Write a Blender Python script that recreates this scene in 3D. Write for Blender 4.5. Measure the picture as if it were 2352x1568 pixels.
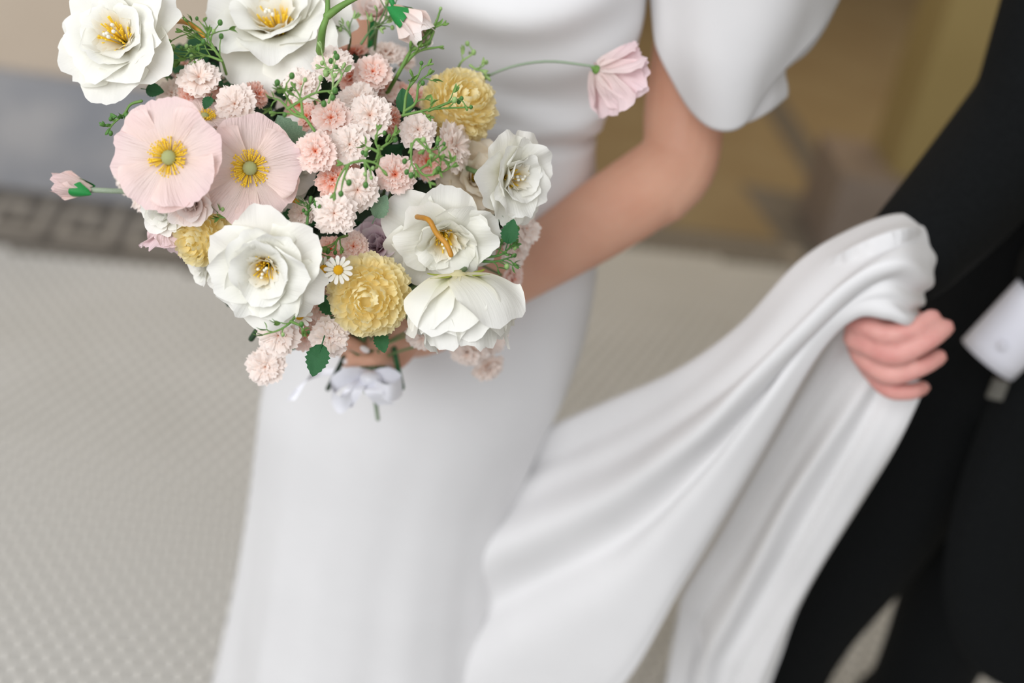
import bpy, math, random
from mathutils import Vector, Matrix, noise

# ------------------------------------------------------------------ reset
for o in list(bpy.data.objects):
    bpy.data.objects.remove(o, do_unlink=True)
SC = bpy.context.scene
COL = SC.collection
R = math.radians
rnd = random.Random(7)

# ------------------------------------------------------------------ camera
CAM_Z, PITCH, ROLL, LENS = 1.60, 30.0, 11.0, 50.0
FPX = LENS / 36.0 * 2352.0
CM = Matrix.Rotation(R(90 - PITCH), 3, 'X') @ Matrix.Rotation(R(ROLL), 3, 'Z')
CP = Vector((0, 0, CAM_Z))
cam = bpy.data.cameras.new('camera'); cam.lens = LENS; cam.sensor_width = 36.0
cam.clip_start = 0.05; cam.clip_end = 60
cam.dof.use_dof = True; cam.dof.focus_distance = 1.165; cam.dof.aperture_fstop = 2.0
camo = bpy.data.objects.new('camera', cam); COL.objects.link(camo)
camo.matrix_world = Matrix.Translation(CP) @ CM.to_4x4()
SC.camera = camo

# ------------------------------------------------------------------ world, light, exposure
W = bpy.data.worlds.new('world'); SC.world = W; W.use_nodes = True
bg = W.node_tree.nodes['Background']
bg.inputs[0].default_value = (0.84, 0.85, 0.875, 1); bg.inputs[1].default_value = 0.62
def area(name, loc, target, size, power, col):
    l = bpy.data.lights.new(name, 'AREA'); l.shape = 'RECTANGLE'; l.size, l.size_y = size
    l.energy = power; l.color = col
    o = bpy.data.objects.new(name, l); COL.objects.link(o)
    d = Vector(target) - Vector(loc)
    o.matrix_world = Matrix.Translation(Vector(loc)) @ d.to_track_quat('-Z', 'Y').to_matrix().to_4x4()
    return o
area('window_light', (-1.7, -2.0, 2.9), (-0.1, 1.3, 0.85), (3.2, 2.6), 125, (0.97, 0.98, 1.0))
area('passage_warm_fill', (1.0, 4.3, 2.75), (1.0, 4.3, 0), (0.9, 0.9), 26, (1.0, 0.80, 0.52))  # added warm fill out of view, tints the passage floor olive
SC.view_settings.view_transform = 'Standard'; SC.view_settings.look = 'None'
SC.view_settings.gamma = 1.0; SC.view_settings.use_curve_mapping = False
SC.view_settings.exposure = 0.10

# ------------------------------------------------------------------ pixel -> place helpers (photo frame 2352 x 1568)
def ray(x, y): return CM @ Vector(((x - 1176) / FPX, (784 - y) / FPX, -1.0))
def P(x, y, d): return CP + ray(x, y) * d
def PY(x, y, Y):
    r = ray(x, y); return CP + r * (Y / r.y)
def PF(x, y, z=0.0):
    r = ray(x, y); return CP + r * ((z - CAM_Z) / r.z)
def facing(fx, fy, fz): return (CM @ Vector((fx, fy, fz))).normalized()

# ------------------------------------------------------------------ materials
def srgb(r, g, b):
    f = lambda c: (c / 255 / 12.92) if c / 255 <= 0.04045 else ((c / 255 + 0.055) / 1.055) ** 2.4
    return (f(r), f(g), f(b), 1.0)
def newmat(name):
    m = bpy.data.materials.new(name); m.use_nodes = True
    n = m.node_tree.nodes; l = m.node_tree.links
    return m, n, l, n['Principled BSDF'], n['Material Output']
def mat_plain(name, c1, c2=None, scale=20, rough=0.6, bump=0.0, bscale=60, spec=0.4, detail=4, sheen=0.0, sss=0.0, stretch=None):
    m, n, l, b, out = newmat(name)
    b.inputs['Roughness'].default_value = rough
    b.inputs['Specular IOR Level'].default_value = spec
    if sheen: b.inputs['Sheen Weight'].default_value = sheen
    if sss:
        b.inputs['Subsurface Weight'].default_value = sss
        b.inputs['Subsurface Radius'].default_value = (0.02, 0.008, 0.005)
        b.inputs['Subsurface Scale'].default_value = 0.4
    tc = n.new('ShaderNodeTexCoord'); src = tc.outputs['Object']
    if stretch:
        mp = n.new('ShaderNodeMapping'); mp.inputs['Scale'].default_value = stretch
        l.new(src, mp.inputs[0]); src = mp.outputs[0]
    if c2 is None:
        c2 = tuple(min(1, c * 0.9) for c in c1[:3]) + (1,)
    nz = n.new('ShaderNodeTexNoise'); nz.inputs['Scale'].default_value = scale; nz.inputs['Detail'].default_value = detail
    l.new(src, nz.inputs['Vector'])
    cr = n.new('ShaderNodeValToRGB'); cr.color_ramp.elements[0].position = 0.35; cr.color_ramp.elements[1].position = 0.68
    cr.color_ramp.elements[0].color = c1; cr.color_ramp.elements[1].color = c2
    l.new(nz.outputs['Fac'], cr.inputs[0]); l.new(cr.outputs[0], b.inputs['Base Color'])
    if bump:
        nb = n.new('ShaderNodeTexNoise'); nb.inputs['Scale'].default_value = bscale; nb.inputs['Detail'].default_value = 3
        l.new(src, nb.inputs['Vector'])
        bp = n.new('ShaderNodeBump'); bp.inputs['Strength'].default_value = bump; bp.inputs['Distance'].default_value = 0.002
        l.new(nb.outputs['Fac'], bp.inputs['Height']); l.new(bp.outputs[0], b.inputs['Normal'])
    return m
def mat_petal(name, stops, rough=0.75, transl=0.28, vein=0.35, vs=(26, 2.2, 1), dist=0.0012):
    """cloth petal: pigment runs from the base (0) to the rim (1) of each petal"""
    m, n, l, b, out = newmat(name)
    b.inputs['Roughness'].default_value = rough; b.inputs['Specular IOR Level'].default_value = 0.15
    a = n.new('ShaderNodeAttribute'); a.attribute_name = 'grad'
    au = n.new('ShaderNodeAttribute'); au.attribute_name = 'across'
    oi = n.new('ShaderNodeObjectInfo')
    cv = n.new('ShaderNodeCombineXYZ'); l.new(au.outputs['Fac'], cv.inputs[0]); l.new(a.outputs['Fac'], cv.inputs[1]); l.new(oi.outputs['Random'], cv.inputs[2])
    mp = n.new('ShaderNodeMapping'); mp.inputs['Scale'].default_value = (vs[0], vs[1], 30); l.new(cv.outputs[0], mp.inputs[0])
    nz = n.new('ShaderNodeTexNoise'); nz.inputs['Scale'].default_value = 1.0; nz.inputs['Detail'].default_value = 4; l.new(mp.outputs[0], nz.inputs['Vector'])
    ad = n.new('ShaderNodeMath'); ad.operation = 'MULTIPLY_ADD'; ad.inputs[1].default_value = 0.14; ad.inputs[2].default_value = -0.07
    l.new(nz.outputs['Fac'], ad.inputs[0])
    sm = n.new('ShaderNodeMath'); sm.operation = 'ADD'; l.new(a.outputs['Fac'], sm.inputs[0]); l.new(ad.outputs[0], sm.inputs[1])
    cr = n.new('ShaderNodeValToRGB'); e = cr.color_ramp.elements
    e[0].position, e[0].color = stops[0]; e[1].position, e[1].color = stops[-1]
    for p, c in stops[1:-1]:
        x = e.new(p); x.color = c
    l.new(sm.outputs[0], cr.inputs[0]); l.new(cr.outputs[0], b.inputs['Base Color'])
    bp = n.new('ShaderNodeBump'); bp.inputs['Strength'].default_value = vein; bp.inputs['Distance'].default_value = dist
    l.new(nz.outputs['Fac'], bp.inputs['Height']); l.new(bp.outputs[0], b.inputs['Normal'])
    tr = n.new('ShaderNodeBsdfTranslucent'); l.new(cr.outputs[0], tr.inputs[0]); l.new(bp.outputs[0], tr.inputs['Normal'])
    mx = n.new('ShaderNodeMixShader'); mx.inputs[0].default_value = transl
    l.new(b.outputs[0], mx.inputs[1]); l.new(tr.outputs[0], mx.inputs[2]); l.new(mx.outputs[0], out.inputs[0])
    return m

M = {}
M['peony'] = mat_petal('peony_cloth', [(0, srgb(240, 232, 186)), (0.2, srgb(248, 245, 226)), (0.5, srgb(251, 250, 241)), (1, srgb(252, 251, 246))])
M['peony_core'] = mat_petal('peony_core_cloth', [(0, srgb(246, 190, 20)), (0.35, srgb(250, 214, 90)), (0.62, srgb(250, 243, 220)), (1, srgb(250, 248, 240))])
M['cream'] = mat_petal('cream_cloth', [(0, srgb(232, 205, 150)), (0.35, srgb(244, 230, 205)), (1, srgb(246, 238, 224))])
M['poppy'] = mat_petal('poppy_cloth', [(0, srgb(250, 236, 222)), (0.4, srgb(250, 228, 220)), (0.8, srgb(249, 226, 222)), (1, srgb(247, 221, 220))], vein=0.7, vs=(34, 2.4, 1), dist=0.002)
M['poppy_deep'] = mat_petal('pink_poppy_cloth', [(0, srgb(250, 232, 226)), (0.5, srgb(250, 228, 228)), (1, srgb(249, 226, 230))], vein=0.7, vs=(30, 2.4, 1), dist=0.002)
M['lilac'] = mat_petal('lilac_cloth', [(0, srgb(170, 70, 75)), (0.3, srgb(215, 180, 190)), (1, srgb(236, 226, 232))], vein=0.5)
M['blush'] = mat_petal('blush_cloth', [(0, srgb(250, 196, 172)), (0.3, srgb(253, 232, 222)), (1, srgb(254, 247, 244))], vein=0.5)
M['carn_pale'] = mat_petal('pale_carnation_cloth', [(0, srgb(247, 176, 136)), (0.25, srgb(252, 224, 208)), (0.55, srgb(254, 237, 226)), (1, srgb(254, 243, 236))], vein=0.3, transl=0.25)
M['carn_mid'] = mat_petal('coral_carnation_cloth', [(0, srgb(242, 98, 52)), (0.36, srgb(250, 166, 132)), (0.64, srgb(253, 216, 201)), (1, srgb(254, 236, 228))], vein=0.3, transl=0.25)
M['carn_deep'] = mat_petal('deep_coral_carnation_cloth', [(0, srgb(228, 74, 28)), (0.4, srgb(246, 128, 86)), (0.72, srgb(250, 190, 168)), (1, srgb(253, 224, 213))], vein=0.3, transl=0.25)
M['pompon'] = mat_petal('yellow_pompon_cloth', [(0, srgb(255, 216, 112)), (0.2, srgb(255, 235, 162)), (0.5, srgb(255, 243, 192)), (1, srgb(255, 247, 210))], vein=0.25, transl=0.45)
M['daisy'] = mat_petal('daisy_cloth', [(0, srgb(240, 236, 215)), (1, srgb(252, 251, 248))])
M['yellow'] = mat_plain('stamen_yellow', srgb(252, 208, 40), srgb(254, 222, 80), 300, 0.7)
M['gold'] = mat_plain('daisy_centre', srgb(245, 176, 16), srgb(250, 196, 30), 400, 0.8, bump=0.6, bscale=900)
M['pod'] = mat_plain('poppy_pod', srgb(196, 200, 146), srgb(176, 182, 116), 260, 0.8, bump=0.5, bscale=700)
M['pearl'] = mat_plain('bead', srgb(245, 243, 232), srgb(238, 232, 210), 50, 0.4)
M['green'] = mat_plain('sprig_green', srgb(118, 154, 78), srgb(96, 136, 62), 60, 0.55)
M['lime'] = mat_plain('pale_bud_green', srgb(166, 192, 130), srgb(140, 176, 104), 90, 0.55)
M['midgreen'] = mat_plain('bud_green', srgb(92, 138, 66), srgb(70, 116, 54), 90, 0.5)
M['sepal'] = mat_plain('sepal_yellow_green', srgb(178, 186, 44), srgb(150, 170, 40), 80, 0.55)
M['calyx'] = mat_plain('calyx_green', srgb(40, 150, 70), srgb(30, 124, 60), 80, 0.5)
M['leaf'] = mat_plain('leaf_green', srgb(44, 104, 58), srgb(32, 84, 46), 70, 0.55, bump=0.3, bscale=140)
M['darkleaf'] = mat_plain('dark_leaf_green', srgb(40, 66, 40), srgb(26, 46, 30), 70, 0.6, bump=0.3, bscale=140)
M['sageleaf'] = mat_plain('sage_leaf_green', srgb(128, 156, 128), srgb(96, 128, 100), 60, 0.6, bump=0.3, bscale=140)
M['stem'] = mat_plain('stem_green', srgb(116, 142, 92), srgb(92, 120, 74), 60, 0.6)
M['grey_stem'] = mat_plain('grey_green_stem', srgb(158, 172, 150), srgb(140, 156, 132), 60, 0.7)
M['orange_stem'] = mat_plain('ochre_stem', srgb(206, 150, 56), srgb(186, 128, 40), 60, 0.5)
M['satin'] = mat_plain('white_satin', srgb(240, 240, 246), srgb(228, 229, 238), 30, 0.28, spec=0.6, sheen=0.2)
M['dress'] = mat_plain('dress_crepe', srgb(233, 232, 232), srgb(228, 227, 227), 8, 0.62, bump=0.06, bscale=900, spec=0.25, sheen=0.15)
M['skin'] = mat_plain('skin_tan', srgb(220, 172, 146), srgb(212, 158, 132), 14, 0.5, spec=0.35, sss=0.25)
M['skin2'] = mat_plain('skin_rosy', srgb(226, 168, 158), srgb(214, 148, 140), 40, 0.5, spec=0.35, sss=0.25)
M['nail'] = mat_plain('nail_white', srgb(244, 236, 234), srgb(240, 228, 226), 40, 0.25)
M['suit'] = mat_plain('black_wool', srgb(17, 19, 20), srgb(12, 14, 15), 200, 0.85, spec=0.15, bump=0.1, bscale=800)
M['suit_navy'] = mat_plain('lining_navy', srgb(30, 32, 48), srgb(24, 26, 40), 200, 0.7, spec=0.2)
M['shirt'] = mat_plain('white_shirt', srgb(238, 238, 246), srgb(232, 232, 240), 20, 0.7, spec=0.2)
M['metal'] = mat_plain('dark_metal', srgb(120, 118, 110), srgb(90, 88, 82), 50, 0.35)
M['tile'] = mat_plain('hex_tile_glaze', srgb(219, 218, 214), srgb(210, 209, 204), 3, 0.45, spec=0.4)
M['grout'] = mat_plain('grout', srgb(128, 126, 120), srgb(116, 114, 109), 30, 0.9)
M['border_light'] = mat_plain('border_stone', srgb(176, 168, 156), srgb(164, 156, 144), 6, 0.6)
M['border_dark'] = mat_plain('border_dark_stone', srgb(122, 116, 108), srgb(108, 102, 94), 12, 0.6)
M['marble'] = mat_plain('grey_marble', srgb(184, 183, 184), srgb(128, 134, 146), 3.4, 0.35, spec=0.5, detail=7)
M['wall'] = mat_plain('beige_plaster', srgb(216, 201, 182), srgb(209, 193, 174), 3, 0.9)
M['olive'] = mat_plain('olive_plaster', srgb(168, 148, 98), srgb(158, 138, 88), 2, 0.9)
M['brown_floor'] = mat_plain('brown_terrazzo', srgb(158, 142, 112), srgb(148, 130, 100), 4, 0.5)
M['brown_wall'] = mat_plain('brown_plaster', srgb(110, 88, 52), srgb(98, 76, 44), 2, 0.9)
M['plinth'] = mat_plain('plinth_stone', srgb(150, 136, 124), srgb(132, 118, 108), 4, 0.5)

# ------------------------------------------------------------------ object helpers
def mesh(name, verts, faces, grad=None, across=None, smooth=True):
    me = bpy.data.meshes.new(name); me.from_pydata([tuple(v) for v in verts], [], faces); me.update()
    if smooth: me.polygons.foreach_set('use_smooth', [True] * len(me.polygons))
    if grad is not None:
        a = me.attributes.new('grad', 'FLOAT', 'POINT'); a.data.foreach_set('value', grad)
    if across is not None:
        a = me.attributes.new('across', 'FLOAT', 'POINT'); a.data.foreach_set('value', across)
    return me
def obj(name, me, mat, parent=None, mtx=None):
    if mat is not None:
        me.materials.clear(); me.materials.append(mat)
    o = bpy.data.objects.new(name, me); COL.objects.link(o)
    if parent is not None: o.parent = parent
    if mtx is not None: o.matrix_basis = mtx
    return o
def inst(name, me, parent, mtx, mat=None):
    o = bpy.data.objects.new(name, me); COL.objects.link(o); o.parent = parent; o.matrix_basis = mtx
    if mat is not None:
        o.material_slots[0].link = 'OBJECT'; o.material_slots[0].material = mat
    return o
def empty(name, label, cat, mtx, group=None):
    o = bpy.data.objects.new(name, None); COL.objects.link(o); o.empty_display_size = 0.02
    o.matrix_basis = mtx; o['label'] = label; o['category'] = cat
    if group: o['group'] = group
    return o
def struct(o): o['kind'] = 'structure'; return o
def frame(zdir, loc, spin=0.0, scale=1.0):
    z = Vector(zdir).normalized()
    h = Vector((0, 0, 1)) if abs(z.z) < 0.95 else Vector((1, 0, 0))
    x = h.cross(z).normalized(); y = z.cross(x)
    m = Matrix((x, y, z)).transposed() @ Matrix.Rotation(spin, 3, 'Z')
    return Matrix.Translation(Vector(loc)) @ (m * scale).to_4x4() if scale == 1 else Matrix.Translation(Vector(loc)) @ m.to_4x4() @ Matrix.Scale(scale, 4)
def catmull(pts, n):
    pts = [Vector(p) for p in pts]; k = len(pts) - 1; out = []
    for i in range(n):
        t = i / (n - 1) * k; j = min(int(t), k - 1); f = t - j
        p1, p2 = pts[j], pts[j + 1]
        p0 = pts[j - 1] if j > 0 else p1 * 2 - p2
        p3 = pts[j + 2] if j + 2 <= k else p2 * 2 - p1
        out.append(0.5 * ((2 * p1) + (p2 - p0) * f + (2 * p0 - 5 * p1 + 4 * p2 - p3) * f * f + (3 * p1 - p0 - 3 * p2 + p3) * f ** 3))
    return out
def cat1(vals, n):
    return [v.x for v in catmull([Vector((a, 0, 0)) for a in vals], n)]
def tube(pts, radii, ns=8, V=None, F=None, caps=True, flat=None):
    """tapered tube with rounded caps; flat = (direction, factor) squashes the section"""
    V = [] if V is None else V; F = [] if F is None else F
    pts = [Vector(p) for p in pts]
    if not hasattr(radii, '__len__'): radii = [radii] * len(pts)
    if caps:
        d0 = (pts[0] - pts[1]).normalized(); d1 = (pts[-1] - pts[-2]).normalized()
        r0, r1 = radii[0], radii[-1]
        pts = [pts[0] + d0 * r0 * .95, pts[0] + d0 * r0 * .6] + pts + [pts[-1] + d1 * r1 * .6, pts[-1] + d1 * r1 * .95]
        radii = [r0 * .3, r0 * .8] + list(radii) + [r1 * .8, r1 * .3]
    t = (pts[1] - pts[0]).normalized()
    h = Vector((0, 0, 1)) if abs(t.z) < 0.9 else Vector((1, 0, 0))
    n = h.cross(t).normalized(); base = len(V)
    for i, p in enumerate(pts):
        t = (pts[min(i + 1, len(pts) - 1)] - pts[max(i - 1, 0)]).normalized()
        n = (n - t * n.dot(t)).normalized(); b = t.cross(n)
        for k in range(ns):
            a = 2 * math.pi * k / ns
            off = (n * math.cos(a) + b * math.sin(a)) * radii[i]
            if flat:
                fd = flat[0]; off = off - fd * (off.dot(fd) * (1 - flat[1]))
            V.append(p + off)
    for i in range(len(pts) - 1):
        for k in range(ns):
            F.append((base + i * ns + k, base + i * ns + (k + 1) % ns, base + (i + 1) * ns + (k + 1) % ns, base + (i + 1) * ns + k))
    F.append(tuple(base + k for k in range(ns))[::-1]); F.append(tuple(base + (len(pts) - 1) * ns + k for k in range(ns)))
    return V, F
def local(V, m):
    im = m.inverted(); return [im @ Vector(v) for v in V]
def grid_faces(nu, nv, closed=False):
    F = []
    for j in range(nv - 1):
        for i in range(nu if closed else nu - 1):
            a = j * nu + i; b = j * nu + (i + 1) % nu
            F.append((a, b, b + nu, a + nu))
    return F
def box(V, F, c, s, rz=0.0):
    c = Vector(c); b = len(V); ca, sa = math.cos(rz), math.sin(rz)
    for z in (-1, 1):
        for x, y in ((-1, -1), (1, -1), (1, 1), (-1, 1)):
            dx, dy = x * s[0] / 2, y * s[1] / 2
            V.append(c + Vector((dx * ca - dy * sa, dx * sa + dy * ca, z * s[2] / 2)))
    for f in ((3, 2, 1, 0), (4, 5, 6, 7), (0, 1, 5, 4), (1, 2, 6, 5), (2, 3, 7, 6), (3, 0, 4, 7)):
        F.append(tuple(b + i for i in f))
def remesh_union(name, V, F, voxel, smooth=6, mat=None, parent=None, mtx=None):
    me = mesh(name, V, F); tmp = bpy.data.objects.new(name + '_tmp', me); COL.objects.link(tmp)
    md = tmp.modifiers.new('r', 'REMESH'); md.mode = 'VOXEL'; md.voxel_size = voxel
    if smooth:
        s = tmp.modifiers.new('s', 'SMOOTH'); s.iterations = smooth; s.factor = 0.5
    dg = bpy.context.evaluated_depsgraph_get()
    res = bpy.data.meshes.new_from_object(tmp.evaluated_get(dg)); res.name = name
    bpy.data.objects.remove(tmp, do_unlink=True); bpy.data.meshes.remove(me)
    res.polygons.foreach_set('use_smooth', [True] * len(res.polygons))
    return obj(name, res, mat, parent, mtx)

# ================================================================== THE PLACE
WA = math.atan2(0.0385, 0.288)                     # wall direction against world X
wd = Vector((math.cos(WA), math.sin(WA), 0)); wn = Vector((-wd.y, wd.x, 0))
wall0 = PF(0, 428)                                 # foot of the marble base
def along(o, a, b, z=0.0): return o + wd * a + wn * b + Vector((0, 0, z))
# floor slab (grout) with hex tiles on it
V, F = [], []
box(V, F, (0.3, 3.2, -0.05), (9, 9.0, 0.096))
floor = struct(obj('floor', mesh('floor', V, F, smooth=False), M['grout']))
PITCH_T = 0.0305
def hexmesh(cx, cy, V, F, rz, r=PITCH_T / math.sqrt(3) * 0.88, z0=-0.002, z1=0.0012):
    b = len(V)
    for k, (rr, z) in enumerate(((r, z0), (r, z1 - 0.0006), (r * 0.93, z1))):
        for i in range(6):
            a = rz + i * math.pi / 3 + math.pi / 6
            V.append((cx + rr * math.cos(a), cy + rr * math.sin(a), z))
    for k in range(2):
        for i in range(6):
            F.append((b + k * 6 + i, b + k * 6 + (i + 1) % 6, b + k * 6 + 6 + (i + 1) % 6, b + k * 6 + 6 + i))
    F.append(tuple(b + 12 + i for i in range(6)))
def proj(p):
    q = CM.transposed() @ (Vector(p) - CP)
    return (1176 + FPX * q.x / -q.z, 784 - FPX * q.y / -q.z, -q.z) if q.z < -0.05 else (-9999, -9999, 9)
band_y = (Vector(PF(0, 562)) - wall0).dot(wn)      # inner edge of the border band (negative = towards camera)
bandR_near = (Vector(PF(1440, 560)) - wall0).dot(wn)
xjog = -0.35                                       # the recess starts behind the bride
near, far = [], []
TA = WA + R(4)
for j in range(-10, 150):
    for i in range(-110, 110):
        u = (i + 0.5 * (j % 2)) * PITCH_T; v = 0.7 + j * PITCH_T * math.sqrt(3) / 2
        x = u * math.cos(TA) - v * math.sin(TA); y = u * math.sin(TA) + v * math.cos(TA)
        q = Vector((x, y, 0)); bn = (q - wall0).dot(wn); ax = (q - wall0).dot(wd)
        lim = band_y if ax < xjog + 1.2 else bandR_near
        if bn > lim - 0.016 or x > 2.4 or x < -2.4: continue
        px, py, d = proj(q)
        if y < 0.9: continue
        vis = -20 < px < 560 and 850 < py < 1600 or 1400 < px < 1600 and 1380 < py < 1600
        (near if vis and px < 560 else far).append((d, x, y))
near.sort(); far += near[300:]; near = near[:300]
V, F = [], []; hexmesh(0, 0, V, F, TA)
hx = mesh('hex_tile', V, F, smooth=False); hx.materials.append(M['tile'])
for d, x, y in near: inst('hex_tile', hx, floor, Matrix.Translation((x, y, 0)))
V, F = [], []
for d, x, y in far: hexmesh(x, y, V, F, TA)
tf = obj('hex_tile_field', mesh('hex_tile_field', V, F, smooth=False), M['tile'], floor); tf['kind'] = 'stuff'

# border of the floor with key pattern
def key_border(name, o, length, width):
    """o = outer corner, runs along wd, width towards the camera (-wn)"""
    V, F = [], []; box(V, F, along(o, length / 2, -width / 2, -0.0005), (length, width, 0.003), WA)
    b = struct(obj(name, mesh(name, V, F, smooth=False), M['border_light']))
    for off in (0.018, width - 0.018):
        V, F = [], []; box(V, F, along(o, length / 2, -off, 0.0008), (length, 0.03, 0.003), WA)
        obj('edge_strip', mesh('edge_strip', V, F, smooth=False), M['border_dark'], b)
    h = width - 0.10; p = h * 0.86; t = h / 6.2
    V, F = [], []
    def seg(x0, y0, x1, y1):
        box(V, F, ((x0 + x1) / 2, (y0 + y1) / 2, 0), (abs(x1 - x0) + t, abs(y1 - y0) + t, 0.003))
    seg(0, 0, 0, h); seg(0, h, p * .66, h); seg(p * .66, h, p * .66, h * .36); seg(p * .66, h * .36, p * .33, h * .36); seg(p * .33, h * .36, p * .33, h * .66); seg(0, 0, p, 0)
    km = mesh('key_motif', V, F, smooth=False); km.materials.append(M['border_dark'])
    n = int((length - .05) / p)
    for i in range(n):
        inst('key_motif', km, b, Matrix.Translation(along(o, 0.03 + i * p, -width + 0.05, 0.0012)) @ Matrix.Rotation(WA, 4, 'Z'))
    return b
key_border('trim_1', along(wall0, -1.0, 0), 2.2 + xjog, -band_y)
oR = PF(1480, 512); wR = (Vector(PF(1850, 572)) - Vector(PF(1800, 630))).dot(wn)
axR = (oR - wall0).dot(wd); bnR = (oR - wall0).dot(wn)
key_border('trim_2', along(wall0, xjog + 1.2, bnR), axR - xjog - 1.2 + 0.43, abs(bandR_near - bnR))
# brown stone floor of the passage beyond the border
V, F = [], []; box(V, F, along(wall0, xjog + 1.2 + 2.0, bnR + 2.0, -0.002), (4.0, 4.0, 0.004), WA)
struct(obj('floor_passage', mesh('floor_passage', V, F, smooth=False), M['brown_floor']))
def floor_poly(name, pts, mat, z=0.002):
    t = [PF(*p, z) for p in pts]; n = len(t)
    V = t + [p - Vector((0, 0, 0.003)) for p in t]
    F = [tuple(range(n)), tuple(range(2 * n - 1, n - 1, -1))] + [(i, i + n, (i + 1) % n + n, (i + 1) % n) for i in range(n)]
    return struct(obj(name, mesh(name, V, F, smooth=False), mat))
floor_poly('trim_3', [(1700, 420), (1890, 455), (1915, 590), (1800, 560)][::-1], M['border_dark'])
floor_poly('trim_4', [(1735, 215), (1790, 215), (1915, 400), (1880, 450)][::-1], M['border_dark'])
# left wall with marble base
def wallbox(name, a0, a1, b0, b1, z0, z1, mat, parent=None):
    V, F = [], []; c = along(wall0, (a0 + a1) / 2, (b0 + b1) / 2, (z0 + z1) / 2)
    box(V, F, c, (a1 - a0, b1 - b0, z1 - z0), WA)
    o = obj(name, mesh(name, V, F, smooth=False), mat, parent)
    return o if parent else struct(o)
zb = 0.0
q0 = PY(0, 165, 1); r0 = ray(0, 165); tt = (wall0 - CP).dot(wn) / r0.dot(wn); zb = (CP + r0 * tt).z
wallbox('wall_left', -1.4, 1.2 + xjog, 0.03, 0.33, 0, 3.4, M['wall'])
wallbox('baseboard_left', -1.4, 1.205 + xjog, 0.0, 0.34, 0, zb, M['marble'])
wallbox('wall_return', 1.2 + xjog - 0.3, 1.2 + xjog, 0.33, 4.0, 0, 3.4, M['olive'])
# far passage wall and pillar on a plinth
wallbox('wall_back', 0.4, 5.2, 3.35, 3.6, 0, 3.4, M['brown_wall'])
c = PF(1898, 588); a0 = (c - wall0).dot(wd); b0 = (c - wall0).dot(wn)
wallbox('plinth_pillar', a0 - .02, a0 + 1.2, b0, b0 + 0.28, 0, 0.24, M['plinth'])
wallbox('wall_pillar', a0 + 0.13, a0 + 1.2, b0 + 0.05, b0 + 0.26, 0.24, 3.4, M['olive'])
wallbox('wall_right', a0 + 1.2, a0 + 1.5, -2.5, b0 + 0.6, 0, 3.4, M['olive'])
wallbox('ceiling_added_shade', 0.85, 4.0, bnR - 0.05, 3.6, 3.0, 3.1, M['brown_wall'])  # unseen ceiling, added to keep light out of the passage

# ================================================================== FLOWER SHAPES
def petal(L=1, Wd=.6, th0=40, th1=0, cup=.2, ruf=.05, rf=3, notch=.05, tip=.62, nu=17, nv=13, seed=0, bell=.55, bump=.03, teeth=0, rib=0.0, g0=0.0, g1=1.0, w0=.06):
    """one round-rimmed petal: base at the origin, growing along +Y, inner face +Z"""
    r = random.Random(seed); ph = r.uniform(0, 6.28); ns = 60
    ys, zs, ths = [0], [0], []
    for i in range(ns + 8):
        th = R(th0 + (th1 - th0) * (i / ns) ** 0.8); ths.append(th)
        ys.append(ys[-1] + math.cos(th) * L / ns); zs.append(zs[-1] + math.sin(th) * L / ns)
    V, G, A = [], [], []
    for j in range(nv):
        v = (j / (nv - 1)) ** .85
        w = Wd * (w0 + (1 - w0) * v ** bell) * (1 - .10 * v ** 4)
        for i in range(nu):
            u = math.sin(math.pi / 2 * (-1 + 2 * i / (nu - 1)))
            rim = 1 - tip * (1 - math.sqrt(max(0, 1 - (.985 * u) ** 2)))
            rim *= 1 + notch * 1.6 * noise.noise(Vector((u * 2.2 + seed * 3.7, seed * 1.3, 0))) + notch * .5 * noise.noise(Vector((u * 8 + seed * 1.7, seed * 4.3, 5)))
            s = v * (1 + (rim - 1) * v)
            if teeth and j == nv - 1: s *= 1 + 0.05 * ((i % 2) * 2 - 1)
            s = max(0, min(1.1, s)); k = int(s * ns); f = s * ns - k
            y = ys[k] + (ys[k + 1] - ys[k]) * f; z = zs[k] + (zs[k + 1] - zs[k]) * f; th = ths[k]
            off = cup * w * u * u + ruf * L * v ** 2.2 * math.sin(rf * math.pi * u + ph) * (0.35 + 0.65 * abs(u))
            off += bump * L * v * noise.noise(Vector((u * 1.6 + seed * 7.1, v * 2.2, seed * 2.9)))
            if rib: off += rib * L * v * (noise.noise(Vector((u * 7 + seed * 7.1, v * 1.2, seed))) + .6 * noise.noise(Vector((u * 15 + seed, v * 1.6, seed * 2))))
            V.append((u * w, y - math.sin(th) * off, z + math.cos(th) * off)); G.append(g0 + (g1 - g0) * min(1, s)); A.append(u * .5 + .5)
    return mesh('petal', V, grid_faces(nu, nv), G, A)
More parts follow.
